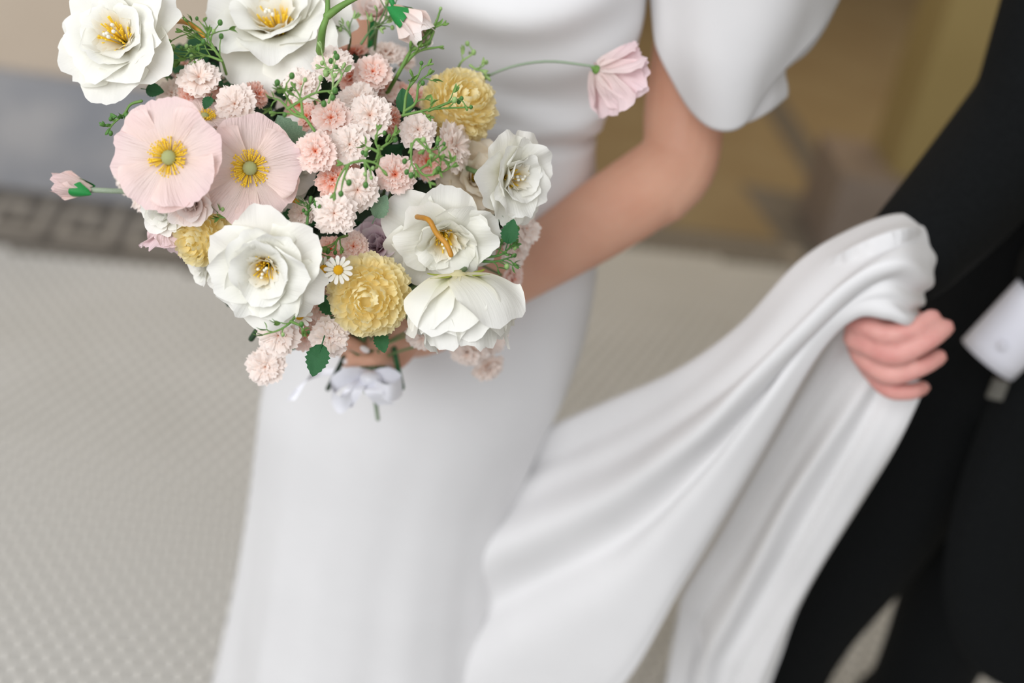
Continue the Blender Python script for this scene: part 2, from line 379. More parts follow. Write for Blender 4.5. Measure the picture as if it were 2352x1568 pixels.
def ruffle_layer(Rr, r0, slope, amp, k, teeth, seed, nphi=112, nr=6, tooth=.07, g0=0.0, g1=1.0, zb=0.0):
    """a ring of frilled, saw-edged cloth"""
    r = random.Random(seed); V, G, A = [], [], []
    p1, p2, p3 = [r.uniform(0, 6.28) for _ in range(3)]
    for j in range(nr):
        v = j / (nr - 1)
        for i in range(nphi):
            a = 2 * math.pi * i / nphi
            lob = 0.08 * math.sin(k * .5 * a + p3) * v
            rr = r0 + (Rr - r0) * v * (1 + lob)
            if j == nr - 1: rr += Rr * tooth * (1 if (i // 2) % 2 else -1) * (0.6 + .4 * math.sin(i * 1.7))
            th = R(slope) * (1 - .5 * v)
            wv = amp * Rr * v ** 1.3 * (math.sin(k * a + p1) * .65 + math.sin((k * 2 + 1) * a + p2) * .35)
            aa = a + 0.10 * v * math.sin(k * a + p2)
            rad = r0 + (rr - r0) * math.cos(th)
            V.append((rad * math.cos(aa), rad * math.sin(aa), zb + (rr - r0) * math.sin(th) + wv))
            G.append(g0 + (g1 - g0) * v); A.append((i / nphi * 4) % 1)
    return mesh('petal_layer', V, grid_faces(nphi, nr, True), G, A)
def ellipsoid(nx=10, nz=7, sx=1, sy=1, sz=1):
    V = [(0, 0, -sz)]; F = []
    for j in range(1, nz):
        p = math.pi * j / nz
        for i in range(nx):
            a = 2 * math.pi * i / nx; V.append((sx * math.sin(p) * math.cos(a), sy * math.sin(p) * math.sin(a), -sz * math.cos(p)))
    V.append((0, 0, sz)); t = len(V) - 1
    for i in range(nx):
        F.append((0, 1 + (i + 1) % nx, 1 + i)); F.append((t, t - nx + i, t - nx + (i + 1) % nx))
    for j in range(nz - 2):
        for i in range(nx):
            a = 1 + j * nx + i; b = 1 + j * nx + (i + 1) % nx; F.append((a, b, b + nx, a + nx))
    return V, F
def cup_mesh(name, r0, r1, h, n=12):
    prof = [(0.02 * r1, 0), (r0, 0.02 * h), (r0 * 1.15, h * .3), (r1 * .9, h * .7), (r1, h)]
    V = [(r * math.cos(2 * math.pi * i / n), r * math.sin(2 * math.pi * i / n), z - h) for r, z in prof for i in range(n)]
    return mesh(name, V, grid_faces(n, len(prof), True))
def leafmesh(name, seed, serr=.05, wd_=.34, fold=.25, nu=9, nv=15):
    V, A = [], []
    for j in range(nv):
        v = j / (nv - 1); w = wd_ * math.sin(math.pi * v ** .8) ** .8 + .004
        for i in range(nu):
            u = -1 + 2 * i / (nu - 1)
            e = 1 + (serr * 2 * (1 if j % 2 else -1) if i in (0, nu - 1) else 0)
            V.append((u * w * e, v, fold * abs(u) * w + .12 * math.sin(v * 2.4) + .03 * noise.noise(Vector((u * 2 + seed, v * 3, seed)))))
    return mesh(name, V, grid_faces(nu, nv))

BIND = P(858, 812, 1.375)                            # where the hands hold the stems
DOME = P(720, 450, 1.20)
AX = (DOME - BIND).normalized()
def stem_part(root, base, f, rad=.0016, mat='stem', tail=None, spread=.012):
    j = Vector((rnd.uniform(-1, 1), rnd.uniform(-1, 1), rnd.uniform(-1, 1))) * spread
    j -= AX * j.dot(AX); bp = BIND + j
    tail = rnd.uniform(.02, .045) if tail is None else tail
    L = (base - bp).length
    pts = catmull([base, base - f * min(.05, L * .3), bp + (base - bp) * .3 + AX * min(.05, L * .2), bp, bp - AX * tail + j * .6], 14)
    V, F = tube(pts, [rad] * 14, 6)
    return obj('stem', mesh('stem', local(V, root.matrix_basis), F), M[mat], root)
def dome(px, py): return 1.145 + .13 * ((px - 720) ** 2 + (py - 450) ** 2) / 480 ** 2
def dome_face(px, py, k=.85): return facing((px - 720) / 600 * k, -(py - 430) / 600 * k, 1)
PXM = lambda d: d / FPX                               # metres per photo pixel at depth d

# ---- peonies
PEO = {}
def peony_set(seed):
    if seed in PEO: return PEO[seed]
    L = []
    for k in range(6): L.append(('outer', petal(1.0, .60, 36, -12, .12, .05, 1.8, .09, .60, seed=seed * 50 + k, bump=.13, rib=.018, nu=25)))
    for k in range(6): L.append(('mid', petal(.90, .55, 56, 10, .22, .05, 2.0, .09, .60, seed=seed * 50 + 10 + k, bump=.12, rib=.018, nu=25)))
    for k in range(5): L.append(('inner', petal(.72, .46, 72, 38, .32, .05, 2.2, .10, .55, seed=seed * 50 + 20 + k, bump=.12, rib=.02, nu=21)))
    for k in range(7): L.append(('core', petal(.50, .25, 84, 60, .40, .06, 2.8, .16, .4, nu=13, nv=10, seed=seed * 50 + 30 + k, bump=.12, teeth=1)))
    for nme, me in L: me.materials.append(M['peony_core'] if nme == 'core' else M['peony'])
    PEO[seed] = L; return L
_v, _f = [], []
for k in range(64):
    rr = .02 + .20 * rnd.random() ** .6; a = rnd.random() * 6.28; h = .16 + .16 * rnd.random()
    p0 = Vector((rr * .4 * math.cos(a), rr * .4 * math.sin(a), .02)); p1 = Vector((rr * math.cos(a), rr * math.sin(a), h))
    tube([p0, (p0 + p1) / 2 + Vector((0, 0, .02)), p1], [.005, .005, .010], 5, _v, _f)
STAM = mesh('stamen_cluster', _v, _f); STAM.materials.append(M['yellow'])
_v, _f = ellipsoid(8, 6, .022, .022, .028); BEADM = mesh('pearl_bead', _v, _f); BEADM.materials.append(M['pearl'])
SEPM = leafmesh('sepal', 3, .03, .2, .2); SEPM.materials.append(M['sepal'])
CAL = cup_mesh('calyx', .05, .16, .22); CAL.materials.append(M['green'])
DOMEP = []
for k in range(6): DOMEP.append(('outer', petal(1.0, .62, 4, 74, .10, .04, 1.8, .08, .5, seed=950 + k, bump=.09, w0=.35)))
for k in range(6): DOMEP.append(('mid', petal(1.05, .58, 22, 84, .12, .05, 2.0, .10, .5, seed=960 + k, bump=.09, w0=.3)))
for k in range(5): DOMEP.append(('inner', petal(1.12, .5, 40, 92, .15, .06, 2.4, .12, .45, seed=970 + k, bump=.09)))
for k in range(7): DOMEP.append(('core', petal(.9, .3, 60, 92, .3, .06, 2.8, .16, .4, nu=13, nv=10, seed=980 + k, bump=.12, teeth=1)))
for _, me in DOMEP: me.materials.append(M['peony'])
def peony(px, py, rpx, f, d, label, seed, spin=0, counts=(6, 6, 5, 7), mat=None, hc=.18, stemmat='stem', sepals=0, openk=0.0, core=0.0, sback=False, big=1.0):
    Rm = rpx * PXM(d); loc = P(px, py, d) - f * hc * Rm
    m = frame(f, loc, spin, Rm); root = empty('peony', label, 'flower', m, 'white peonies in the bouquet')
    S = DOMEP if seed == 4 else peony_set(seed); rows = {'outer': (6, .05, 0, 0), 'mid': (6, .06, 30, .02), 'inner': (5, .05, 8, .03), 'core': (7, .08, 30, .02)}
    q = random.Random(seed * 13 + int(px))
    for nme, cnt in zip(('outer', 'mid', 'inner', 'core'), counts):
        n, r0, a0, z0 = rows[nme]; ms = [x for x in S if x[0] == nme]
        for k in range(cnt):
            a = R(a0 + 360 * k / n + q.uniform(-9, 9)); tilt = R(q.uniform(-7, 7) + openk - (core if nme == 'core' else core * .5 if nme == 'inner' else 0))
            mt = Matrix.Rotation(a, 4, 'Z') @ Matrix.Translation((0, r0, z0)) @ Matrix.Rotation(tilt, 4, 'X') @ Matrix.Rotation(R(q.uniform(-8, 8)), 4, 'Y') @ Matrix.Scale(q.uniform(.92, 1.06), 4)
            inst('petal', ms[k % len(ms)][1], root, mt, mat)
    stc = inst('stamen_cluster', STAM, root, Matrix.Scale(1 + core / 40, 4)); cal = inst('calyx', CAL, root, Matrix.Translation((0, 0, .03)) @ Matrix.Diagonal((1, 1, .35 if seed == 4 else 1, 1)), M['peony'] if seed == 4 else None)
    for k in range(5):
        inst('pearl_bead', BEADM, stc, Matrix.Translation((q.uniform(-.07, .07), q.uniform(-.07, .07), .34 + q.uniform(0, .05))))
    for k in range(sepals):
        inst('sepal', SEPM, cal, Matrix.Translation((0, 0, -.03)) @ Matrix.Rotation(6.283 * k / sepals + .3, 4, 'Z') @ Matrix.Translation((0, .14, -.02)) @ Matrix.Rotation(R(-10), 4, 'X') @ Matrix.Scale(.42, 4))
    stem_part(root, loc if sback else loc - f * .02, facing(0, -.1, 1) if sback else f, .0022, stemmat)
    return root
peony(275, 88, 158, facing(-.18, .12, 1), 1.19, 'full white peony with bright yellow centre above the largest pale pink poppy', 1, .3, core=14)
peony(634, 58, 178, facing(-.10, .62, 1), 1.245, 'white peony opening upwards, its lower petal hanging beside the frilly carnations', 2, 1.1, core=8)
peony(610, 614, 146, facing(-.08, -.42, 1), 1.135, 'large open white peony between the two yellow pompons, frilled petals inside', 3, .2, openk=3, core=8)
peony(1052, 628, 172, facing(.06, -1, -.14), 1.165, 'upturned white peony showing its petal backs and yellow-green sepals', 4, .9, hc=.0, sepals=4, sback=True)
peony(1172, 408, 122, facing(.72, -.14, .65), 1.20, 'white peony beside the bare forearm with a small yellow eye', 5, .4, openk=10, core=12)
peony(1020, 545, 138, facing(.10, -.55, .75), 1.195, 'loose white peony with an ochre stem lying across its petals', 6, 2.2, openk=-2, core=6, sback=True)
peony(652, 385, 118, facing(-.1, .05, 1), 1.225, 'half hidden white peony behind the two pale pink poppies', 1, 2.0, stemmat='orange_stem')
peony(1090, 410, 105, facing(.35, .1, 1), 1.25, 'cream peony mostly covered, under the white peony by the forearm', 2, .0, mat=M['cream'])

# ---- poppies
POP = [petal(1.0, .80, 24, 0, .08, .035, 2.4, .08, .55, nu=37, nv=19, seed=300 + k, bell=.7, bump=.12, rib=.035) for k in range(6)]
for me in POP: me.materials.append(M['poppy'])
POPC = [petal(1.0, .66, 60, 40, .22, .05, 2.4, .14, .5, nu=33, nv=17, seed=340 + k, bell=.65, bump=.12, rib=.05, w0=.30) for k in range(5)]
for me in POPC: me.materials.append(M['poppy_deep'])
_v, _f = [], []
for k in range(150):
    a = rnd.random() * 6.283; rr = .23 + .13 * rnd.random(); h = .10 + .14 * rnd.random()
    p0 = Vector((.08 * math.cos(a), .08 * math.sin(a), .02)); p1 = Vector((rr * math.cos(a), rr * math.sin(a), h)); pm = Vector((rr * .6 * math.cos(a), rr * .6 * math.sin(a), h * .75))
    tube([p0, pm, p1], [.0055, .0055, .0065], 4, _v, _f, False)
    e, ef = ellipsoid(5, 4, .017, .017, .019); b = len(_v); _v += [Vector(x) + p1 for x in e]; _f += [tuple(b + i for i in q) for q in ef]
PSTAM = mesh('stamen_ring', _v, _f); PSTAM.materials.append(M['yellow'])
_v, _f = [], []
e, _f = ellipsoid(24, 14, .135, .135, .12)
for x in e:
    a = math.atan2(x[1], x[0]); k = 1 + .07 * math.cos(12 * a) * max(0, x[2] / .12 + .3); _v.append((x[0] * k, x[1] * k, x[2] + .11))
PODM = mesh('seed_pod', _v, _f); PODM.materials.append(M['pod'])
def poppy(px, py, rpx, f, d, label, spin=0, n=5, cupped=False, group='pale pink poppies', hc=.1, stem=True, mat=None):
    Rm = rpx * PXM(d); loc = P(px, py, d) - f * hc * Rm
    m = frame(f, loc, spin, Rm); root = empty('poppy', label, 'flower', m, group)
    q = random.Random(int(px * 3 + py)); S = POPC if cupped else POP
    for k in range(n):
        a = 6.283 * k / n + q.uniform(-.12, .12)
        mt = Matrix.Rotation(a, 4, 'Z') @ Matrix.Translation((0, .03, .012 * (k % 2))) @ Matrix.Rotation(R(q.uniform(-9, 9)), 4, 'X') @ Matrix.Rotation(R(q.uniform(-10, 10)), 4, 'Y') @ Matrix.Scale(q.uniform(.92, 1.08), 4)
        inst('petal', S[(k + int(px)) % len(S)], root, mt, mat)
    if not cupped: inst('stamen_ring', PSTAM, root, Matrix.Identity(4)); inst('seed_pod', PODM, root, Matrix.Identity(4))
    inst('calyx', CAL, root, Matrix.Translation((0, 0, .0)) @ Matrix.Scale(.6, 4))
    if stem: stem_part(root, loc - f * .01, f, .0018, 'grey_stem')
    return root
poppy(388, 362, 130, facing(-.10, .02, 1), 1.115, 'largest pale pink poppy, wide open with a ring of yellow stamens', .35)
poppy(574, 386, 124, facing(.16, -.22, 1), 1.145, 'pale pink poppy overlapping the largest poppy, tilted towards the carnations', 1.2)
poppy(470, 268, 74, facing(.1, .75, .55), 1.19, 'small pale pink poppy tucked behind the largest poppy', .1)
poppy(398, 515, 92, facing(-.25, -.95, .0), 1.185, 'pink poppy drooping below the largest poppy, beside a yellow pompon', .5, cupped=True, mat=M['poppy_deep'])
# the long stemmed poppy over the bodice
pr = poppy(1370, 160, 114, facing(.72, -.22, -.60), 1.27, 'lone pink poppy on a long arching stem in front of the white bodice', .8, n=7, cupped=True, hc=.0, stem=False)
pth = [P(960, 300, 1.25), P(1040, 220, 1.25), P(1110, 180, 1.26), P(1180, 152, 1.265), P(1260, 141, 1.27), P(1340, 149, 1.27), P(1368, 153, 1.27)]
V, F = tube(catmull(pth, 24), .0013, 7); obj('stem', mesh('stem', local(V, pr.matrix_basis), F), M['grey_stem'], pr)
V, F = tube([P(1096, 190, 1.258), P(1112, 178, 1.26), P(1122, 173, 1.26)], [.0022, .0028, .0016], 7)
obj('stem_node', mesh('stem_node', local(V, pr.matrix_basis), F), M['green'], pr)
# bud at the far side
def bud(px, py, f, d, L, label, npet, stempts, petmat, sepmat, stemmat, srad):
    loc = P(px, py, d); m = frame(f, loc, .4, L); root = empty('poppy_bud', label, 'flower bud', m)
    for k in range(npet):
        me = petal(1.0, .42, 66, 96, .8, .03, 2, .10, .5, seed=400 + k + int(px), bump=.05); me.materials.append(M[petmat])
        inst('petal', me, root, Matrix.Rotation(6.283 * k / npet, 4, 'Z') @ Matrix.Translation((0, .10, 0)))
    for k in range(2):
        me = petal(.55, .26, 70, 88, .9, .02, 2, .05, .5, seed=430 + k, bump=.02); me.materials.append(M[sepmat])
        inst('sepal', me, root, Matrix.Rotation(3.14 * k + 1.0, 4, 'Z') @ Matrix.Translation((0, .2, -.03)))
    V, F = tube(catmull([P(*s) for s in stempts], 14), srad, 8); obj('stem', mesh('stem', local(V, m), F), M[stemmat], root)
    return root
bud(212, 436, facing(-1, .18, .1), 1.22, .034, 'pale poppy bud with green sepals on a grey stem pointing at the wall', 4, [(206, 436, 1.22), (250, 438, 1.22), (320, 444, 1.23), (480, 480, 1.26)], 'poppy', 'calyx', 'grey_stem', .0024)
bud(905, 18, facing(.75, -.75, .3), 1.22, .044, 'blush tulip-like bud with vivid green calyx above the carnations', 5, [(908, 22, 1.22), (895, -10, 1.22), (880, -60, 1.25), (860, 10, 1.28), (840, 200, 1.3)], 'blush', 'calyx', 'calyx', .0024)

# ---- yellow pompons
PMP = []
for k in range(4):
    me = petal(.46, .15, -12, 70, .45, .05, 2, .18, .5, nu=9, nv=8, seed=500 + k, bell=.55, bump=.12, g0=.15); me.materials.append(M['pompon']); PMP.append(me)
def pompon(px, py, rpx, f, d, label, n=230):
    Rm = rpx * PXM(d); loc = P(px, py, d) - f * .15 * Rm
    m = frame(f, loc, .2, Rm); root = empty('pompon_chrysanthemum', label, 'flower', m, 'yellow pompon chrysanthemums')
    q = random.Random(int(px)); ga = math.pi * (3 - 5 ** .5)
    for k in range(n):
        z = 1 - 1.62 * (k + .5) / n; a = k * ga; s = math.sqrt(max(0, 1 - z * z))
        dvec = Vector((s * math.cos(a), s * math.sin(a), z)); base = dvec * .60
        t = Vector((-dvec.x * dvec.z, -dvec.y * dvec.z, s * s)).normalized() if s > .12 else Vector((math.cos(a * 3), math.sin(a * 3), 0))
        # petal grows outward, curling towards the crown
        grow = (dvec * 1.0 - t * .35 + Vector((q.uniform(-.35, .35), q.uniform(-.35, .35), q.uniform(-.35, .35)))).normalized()
        nrm = (t - grow * t.dot(grow)).normalized(); xx = grow.cross(nrm)
        mt = Matrix.Translation(base) @ Matrix((xx, grow, nrm)).transposed().to_4x4() @ Matrix.Scale(q.uniform(.9, 1.12) * (1.0 if z < .5 else .92), 4)
        inst('petal', PMP[k % 4], root, mt)
    V, F = ellipsoid(16, 10, .64, .64, .64); c = mesh('core', V, F, [.3] * len(V), [.5] * len(V)); obj('core', c, M['pompon'], root)
    stem_part(root, loc - f * Rm * .6, f, .0022)
pompon(848, 680, 98, facing(.02, -.22, 1), 1.165, 'pale yellow pompon chrysanthemum above the clasped hands')
pompon(1058, 240, 90, facing(.45, .35, 1), 1.235, 'yellow pompon chrysanthemum in front of the white bodice')
pompon(462, 545, 74, facing(-.45, -.3, .9), 1.17, 'yellow pompon chrysanthemum half hidden beside the drooping pink poppy', 150)
pompon(965, 600, 50, facing(.2, -.4, .8), 1.24, 'small yellow pompon peeping out behind the loose white peony', 90)

# ---- spray carnations
CARN = []
for s in range(3):
    L = [ruffle_layer(1.0, .10, 4, .055, 9, 0, 600 + s * 10, zb=0, g0=.25),
         ruffle_layer(.95, .10, 20, .08, 8, 0, 601 + s * 10, zb=.05, g0=.2),
         ruffle_layer(.80, .08, 38, .12, 7, 0, 602 + s * 10, zb=.09, g0=.12),
         ruffle_layer(.64, .06, 56, .18, 6, 0, 603 + s * 10, zb=.12, g0=.06, tooth=.09),
         ruffle_layer(.46, .04, 72, .28, 5, 0, 604 + s * 10, zb=.15, g0=0, tooth=.11, nphi=72),
         ruffle_layer(.30, .02, 80, .30, 4, 0, 605 + s * 10, zb=.18, g0=0, tooth=.13, nphi=52)]
    for me in L: me.materials.append(M['carn_pale'])
    CARN.append(L)
CCAL = cup_mesh('calyx', .06, .17, .42); CCAL.materials.append(M['midgreen'])
def carnation(px, py, rpx, shade, label, f=None, dd=0.0, d=None):
    d = (dome(px, py) if d is None else d) + dd; f = dome_face(px, py) if f is None else facing(*f)
    Rm = rpx * PXM(d) * 1.08; loc = P(px, py, d) - f * .22 * Rm
    q = random.Random(int(px * 7 + py * 3)); m = frame(f, loc, q.uniform(0, 6.28), Rm)
    root = empty('spray_carnation', label, 'flower', m, 'spray carnations in the bouquet')
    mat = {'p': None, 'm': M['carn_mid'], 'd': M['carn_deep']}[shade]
    for i, me in enumerate(CARN[q.randrange(3)]):
        mt = Matrix.Rotation(q.uniform(0, 6.28), 4, 'Z') @ Matrix.Rotation(R(q.uniform(-7, 7)), 4, 'X') @ Matrix.Diagonal((q.uniform(.94, 1.05), q.uniform(.94, 1.05), q.uniform(.8, 1.2), 1))
        inst('petal_layer', me, root, mt, mat)
    inst('calyx', CCAL, root, Matrix.Identity(4)); stem_part(root, loc - f * .012, f, .0012)
PK = 'pale pink spray carnation '; CO = 'spray carnation with a coral heart '; DP = 'deep coral spray carnation '
for a in [
 (457, 176, 47, 'p', PK + 'directly under the green sprigs by the top white peonies', (.1, .45, 1), -.035),
 (396, 214, 42, 'p', PK + 'resting on the upper rim of the largest poppy', (-.2, .4, 1), -.015),
 (446, 220, 34, 'd', DP + 'wedged between two pale ones above the largest poppy', (.5, .4, .8), -.012),
 (540, 238, 46, 'p', PK + 'with a dense rounded head between poppies and fine sprigs', (-.1, .1, 1)),
 (594, 216, 30, 'd', DP + 'showing only its edge behind a round pale one', (.8, .2, .5), .02),
 (692, 194, 42, 'p', PK + 'just below the drooping petal of the upward white peony', (-.1, .3, 1), -.03),
 (764, 142, 42, 'p', PK + 'touching the upward white peony and a pale sprig', (.1, .4, 1), -.01),
 (856, 164, 43, 'm', CO + 'standing above the tight central cluster', (.1, .35, 1), .01),
 (888, 118, 40, 'p', PK + 'softly blurred below the blush bud', (.1, .8, .7), .05),
 (925, 128, 34, 'p', PK + 'at the back next to the bodice and the tall sprig', (.5, .7, .6), .07),
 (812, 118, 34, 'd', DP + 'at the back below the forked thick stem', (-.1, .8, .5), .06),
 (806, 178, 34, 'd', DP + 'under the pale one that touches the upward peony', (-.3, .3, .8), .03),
 (822, 226, 46, 'p', PK + 'rising behind the centremost bloom', (0, .55, 1), .01),
 (850, 264, 47, 'p', PK + 'at the very centre of the cluster, on top of its neighbours', (.05, .15, 1), -.015),
 (760, 270, 43, 'm', CO + 'beside the centremost bloom', (-.15, .1, 1), -.005),
 (901, 274, 34, 'd', DP + 'turned sideways next to the centremost bloom', (.9, 0, .5), .015),
 (724, 348, 46, 'm', CO + 'and dark gaps, next to the tilted poppy', (-.15, -.05, 1), -.01),
 (803, 332, 44, 'p', PK + 'low in the central cluster below the centremost bloom', (.05, -.1, 1), -.005),
 (960, 298, 42, 'p', PK + 'in front of the yellow pompon by the bodice', (.2, .15, 1)),
 (1048, 335, 52, 'p', PK + 'seen side-on, overlapping the yellow pompon by the bodice', (.85, .1, .55), .0),
 (908, 400, 43, 'm', CO + 'beside the loose white peony', (.1, -.05, 1)),
 (822, 436, 47, 'p', PK + 'leaning on a deep coral one under the arching sprig', (.1, -.15, 1)),
 (764, 412, 40, 'd', DP + 'under the arching sprig', (-.2, .1, 1), .015),
 (768, 490, 46, 'p', PK + 'lowest of the central cluster, above the open white peony', (0, -.12, 1), -.01),
 (692, 490, 30, 'p', PK + 'in the dark gap with a berried sprig before it', (-.2, 0, 1), .04),
 (982, 372, 38, 'd', DP + 'covered by a tangle of curly sprigs', (.2, .1, 1), .03),
 (790, 385, 34, 'd', DP + 'between pale blooms in the cluster', (0, 0, 1), .03),
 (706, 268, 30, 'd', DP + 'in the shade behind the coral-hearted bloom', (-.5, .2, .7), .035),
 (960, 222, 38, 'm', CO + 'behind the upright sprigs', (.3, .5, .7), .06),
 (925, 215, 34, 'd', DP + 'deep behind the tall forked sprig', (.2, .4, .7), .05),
 (640, 770, 47, 'p', PK + 'under the open white peony with a thin sprig over it', (-.1, -.25, 1), -.02),
 (704, 766, 40, 'm', CO + 'squeezed between two pale ones under the open peony', (0, -.1, 1), .015),
 (757, 776, 43, 'p', PK + 'beside the clasped hands, under the yellow pompon', (.1, -.3, 1), -.02),
 (609, 842, 43, 'p', PK + 'hanging lowest of all, over the floor and skirt', (-.1, -.2, 1), -.02),
 (1072, 812, 42, 'p', PK + 'hanging below the upturned peony', (-.2, -.7, .7), .02),
 (1126, 782, 42, 'p', PK + 'just under the rim of the upturned peony', (.3, -.6, .7), .02),
 (1124, 848, 36, 'p', PK + 'lowest of three below the upturned peony, with a green calyx', (.35, -.6, .5), .02),
 (970, 775, 36, 'p', PK + 'behind the frill of the upturned peony near the hands', (0, -.6, .8), .01),
 (812, 566, 34, 'm', CO + 'above the pompon over the hands', (0, .1, 1), .03),
 (284, 402, 44, 'p', PK + 'peeping out behind the largest poppy towards the bud', (-.7, -.1, .6), -.01),
 (322, 452, 42, 'p', PK + 'behind the largest poppy, near the root of the bud stem', (-.7, -.3, .5), .0),
 (1208, 525, 46, 'p', PK + 'against the bare forearm', (.8, .1, .6), -.02),
 (1190, 575, 40, 'p', PK + 'with fine white fringe against the bare forearm', (.7, -.3, .6), -.01),
 (1180, 640, 32, 'm', CO + 'between forearm and upturned peony', (.6, -.2, .5), .0),
 (722, 690, 44, 'm', CO + 'wedged between open peony and lowest pompon', (-.1, 0, 1), .03),
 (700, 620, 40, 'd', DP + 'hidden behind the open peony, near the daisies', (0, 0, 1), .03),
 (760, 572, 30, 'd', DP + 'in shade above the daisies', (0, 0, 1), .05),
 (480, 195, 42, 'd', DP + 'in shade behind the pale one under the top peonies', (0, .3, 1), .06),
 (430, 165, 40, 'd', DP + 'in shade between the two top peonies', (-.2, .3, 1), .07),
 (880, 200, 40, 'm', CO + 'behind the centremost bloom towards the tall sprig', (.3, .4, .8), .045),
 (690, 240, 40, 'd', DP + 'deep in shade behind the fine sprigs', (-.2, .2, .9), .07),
]:
    carnation(a[0], a[1], a[2], a[3], a[4], a[5] if len(a) > 5 else None, a[6] if len(a) > 6 else 0.0)

# ---- ranunculus-like blooms, lilac bloom
def ranunculus(px, py, rpx, f, d, label, mat, seed):
    Rm = rpx * PXM(d); loc = P(px, py, d) - f * .2 * Rm; m = frame(f, loc, .5, Rm)
    root = empty('ranunculus', label, 'flower', m); q = random.Random(seed)
    for li, (n, L, w, t0, t1) in enumerate(((6, 1.0, .6, 55, 20), (5, .86, .5, 70, 55), (5, .7, .4, 82, 82), (4, .5, .3, 88, 100))):
        for k in range(n):
            me = petal(L, w, t0, t1, .45, .04, 2.2, .1, .55, nu=13, nv=9, seed=seed + li * 10 + k, bump=.06); me.materials.append(M[mat])
            inst('petal', me, root, Matrix.Rotation(6.283 * (k + .5 * li) / n, 4, 'Z') @ Matrix.Translation((0, .08, 0)) @ Matrix.Rotation(R(q.uniform(-6, 6)), 4, 'X'))
    inst('calyx', CAL, root, Matrix.Identity(4)); stem_part(root, loc - f * .01, f, .0016)
ranunculus(440, 464, 66, facing(-.05, -.35, 1), 1.145, 'blush ranunculus under the overlap of the two open poppies', 'blush', 700)
ranunculus(380, 484, 60, facing(-.35, -.5, .9), 1.165, 'white frilled ranunculus under the largest poppy', 'peony', 740)
ranunculus(870, 560, 70, facing(-.3, .3, .9), 1.215, 'lilac-white bloom with a dark red throat behind the loose white peony', 'lilac', 780)
ranunculus(512, 470, 60, facing(-.1, -.4, .8), 1.20, 'small blush ranunculus in shade below the tilted poppy', 'blush', 800)
ranunculus(858, 28, 62, facing(.1, .5, .9), 1.275, 'blurred blush bloom at the back beside the blush bud', 'blush', 840)
ranunculus(475, 600, 62, facing(-.7, -.3, .5), 1.20, 'white ranunculus showing an edge behind the open white peony', 'peony', 820)

# ---- daisies
DPET = petal(.72, .16, 8, -8, .1, .02, 1, .05, .3, nu=7, nv=8, seed=900, bell=.35); DPET.materials.append(M['daisy'])
_v, _f = ellipsoid(16, 10, .34, .34, .17); DCEN = mesh('centre_disc', _v, _f); DCEN.materials.append(M['gold'])
for (px, py, rp, f, d, lab) in [(777, 620, 34, (.1, 0, 1), 1.135, 'small white daisy in full view against the pompon over the hands'),
                                (744, 618, 30, (-.2, .1, 1), 1.155, 'white daisy half covered by its neighbour and the open peony'),
                                (688, 724, 32, (-.1, -.1, 1), 1.165, 'daisy with orange disc peeping from under the open peony')]:
    ff = facing(*f); Rm = rp * PXM(d); m = frame(ff, P(px, py, d), .2, Rm)
    root = empty('daisy', lab, 'flower', m, 'small daisies')
    for k in range(13):
        inst('petal', DPET, root, Matrix.Rotation(6.283 * k / 13, 4, 'Z') @ Matrix.Translation((0, .28, .01 * (k % 3))) @ Matrix.Rotation(R(rnd.uniform(-12, 12)), 4, 'Y'))
    inst('centre_disc', DCEN, root, Matrix.Translation((0, 0, .06))); stem_part(root, P(px, py, d) - ff * .006, ff, .0009)

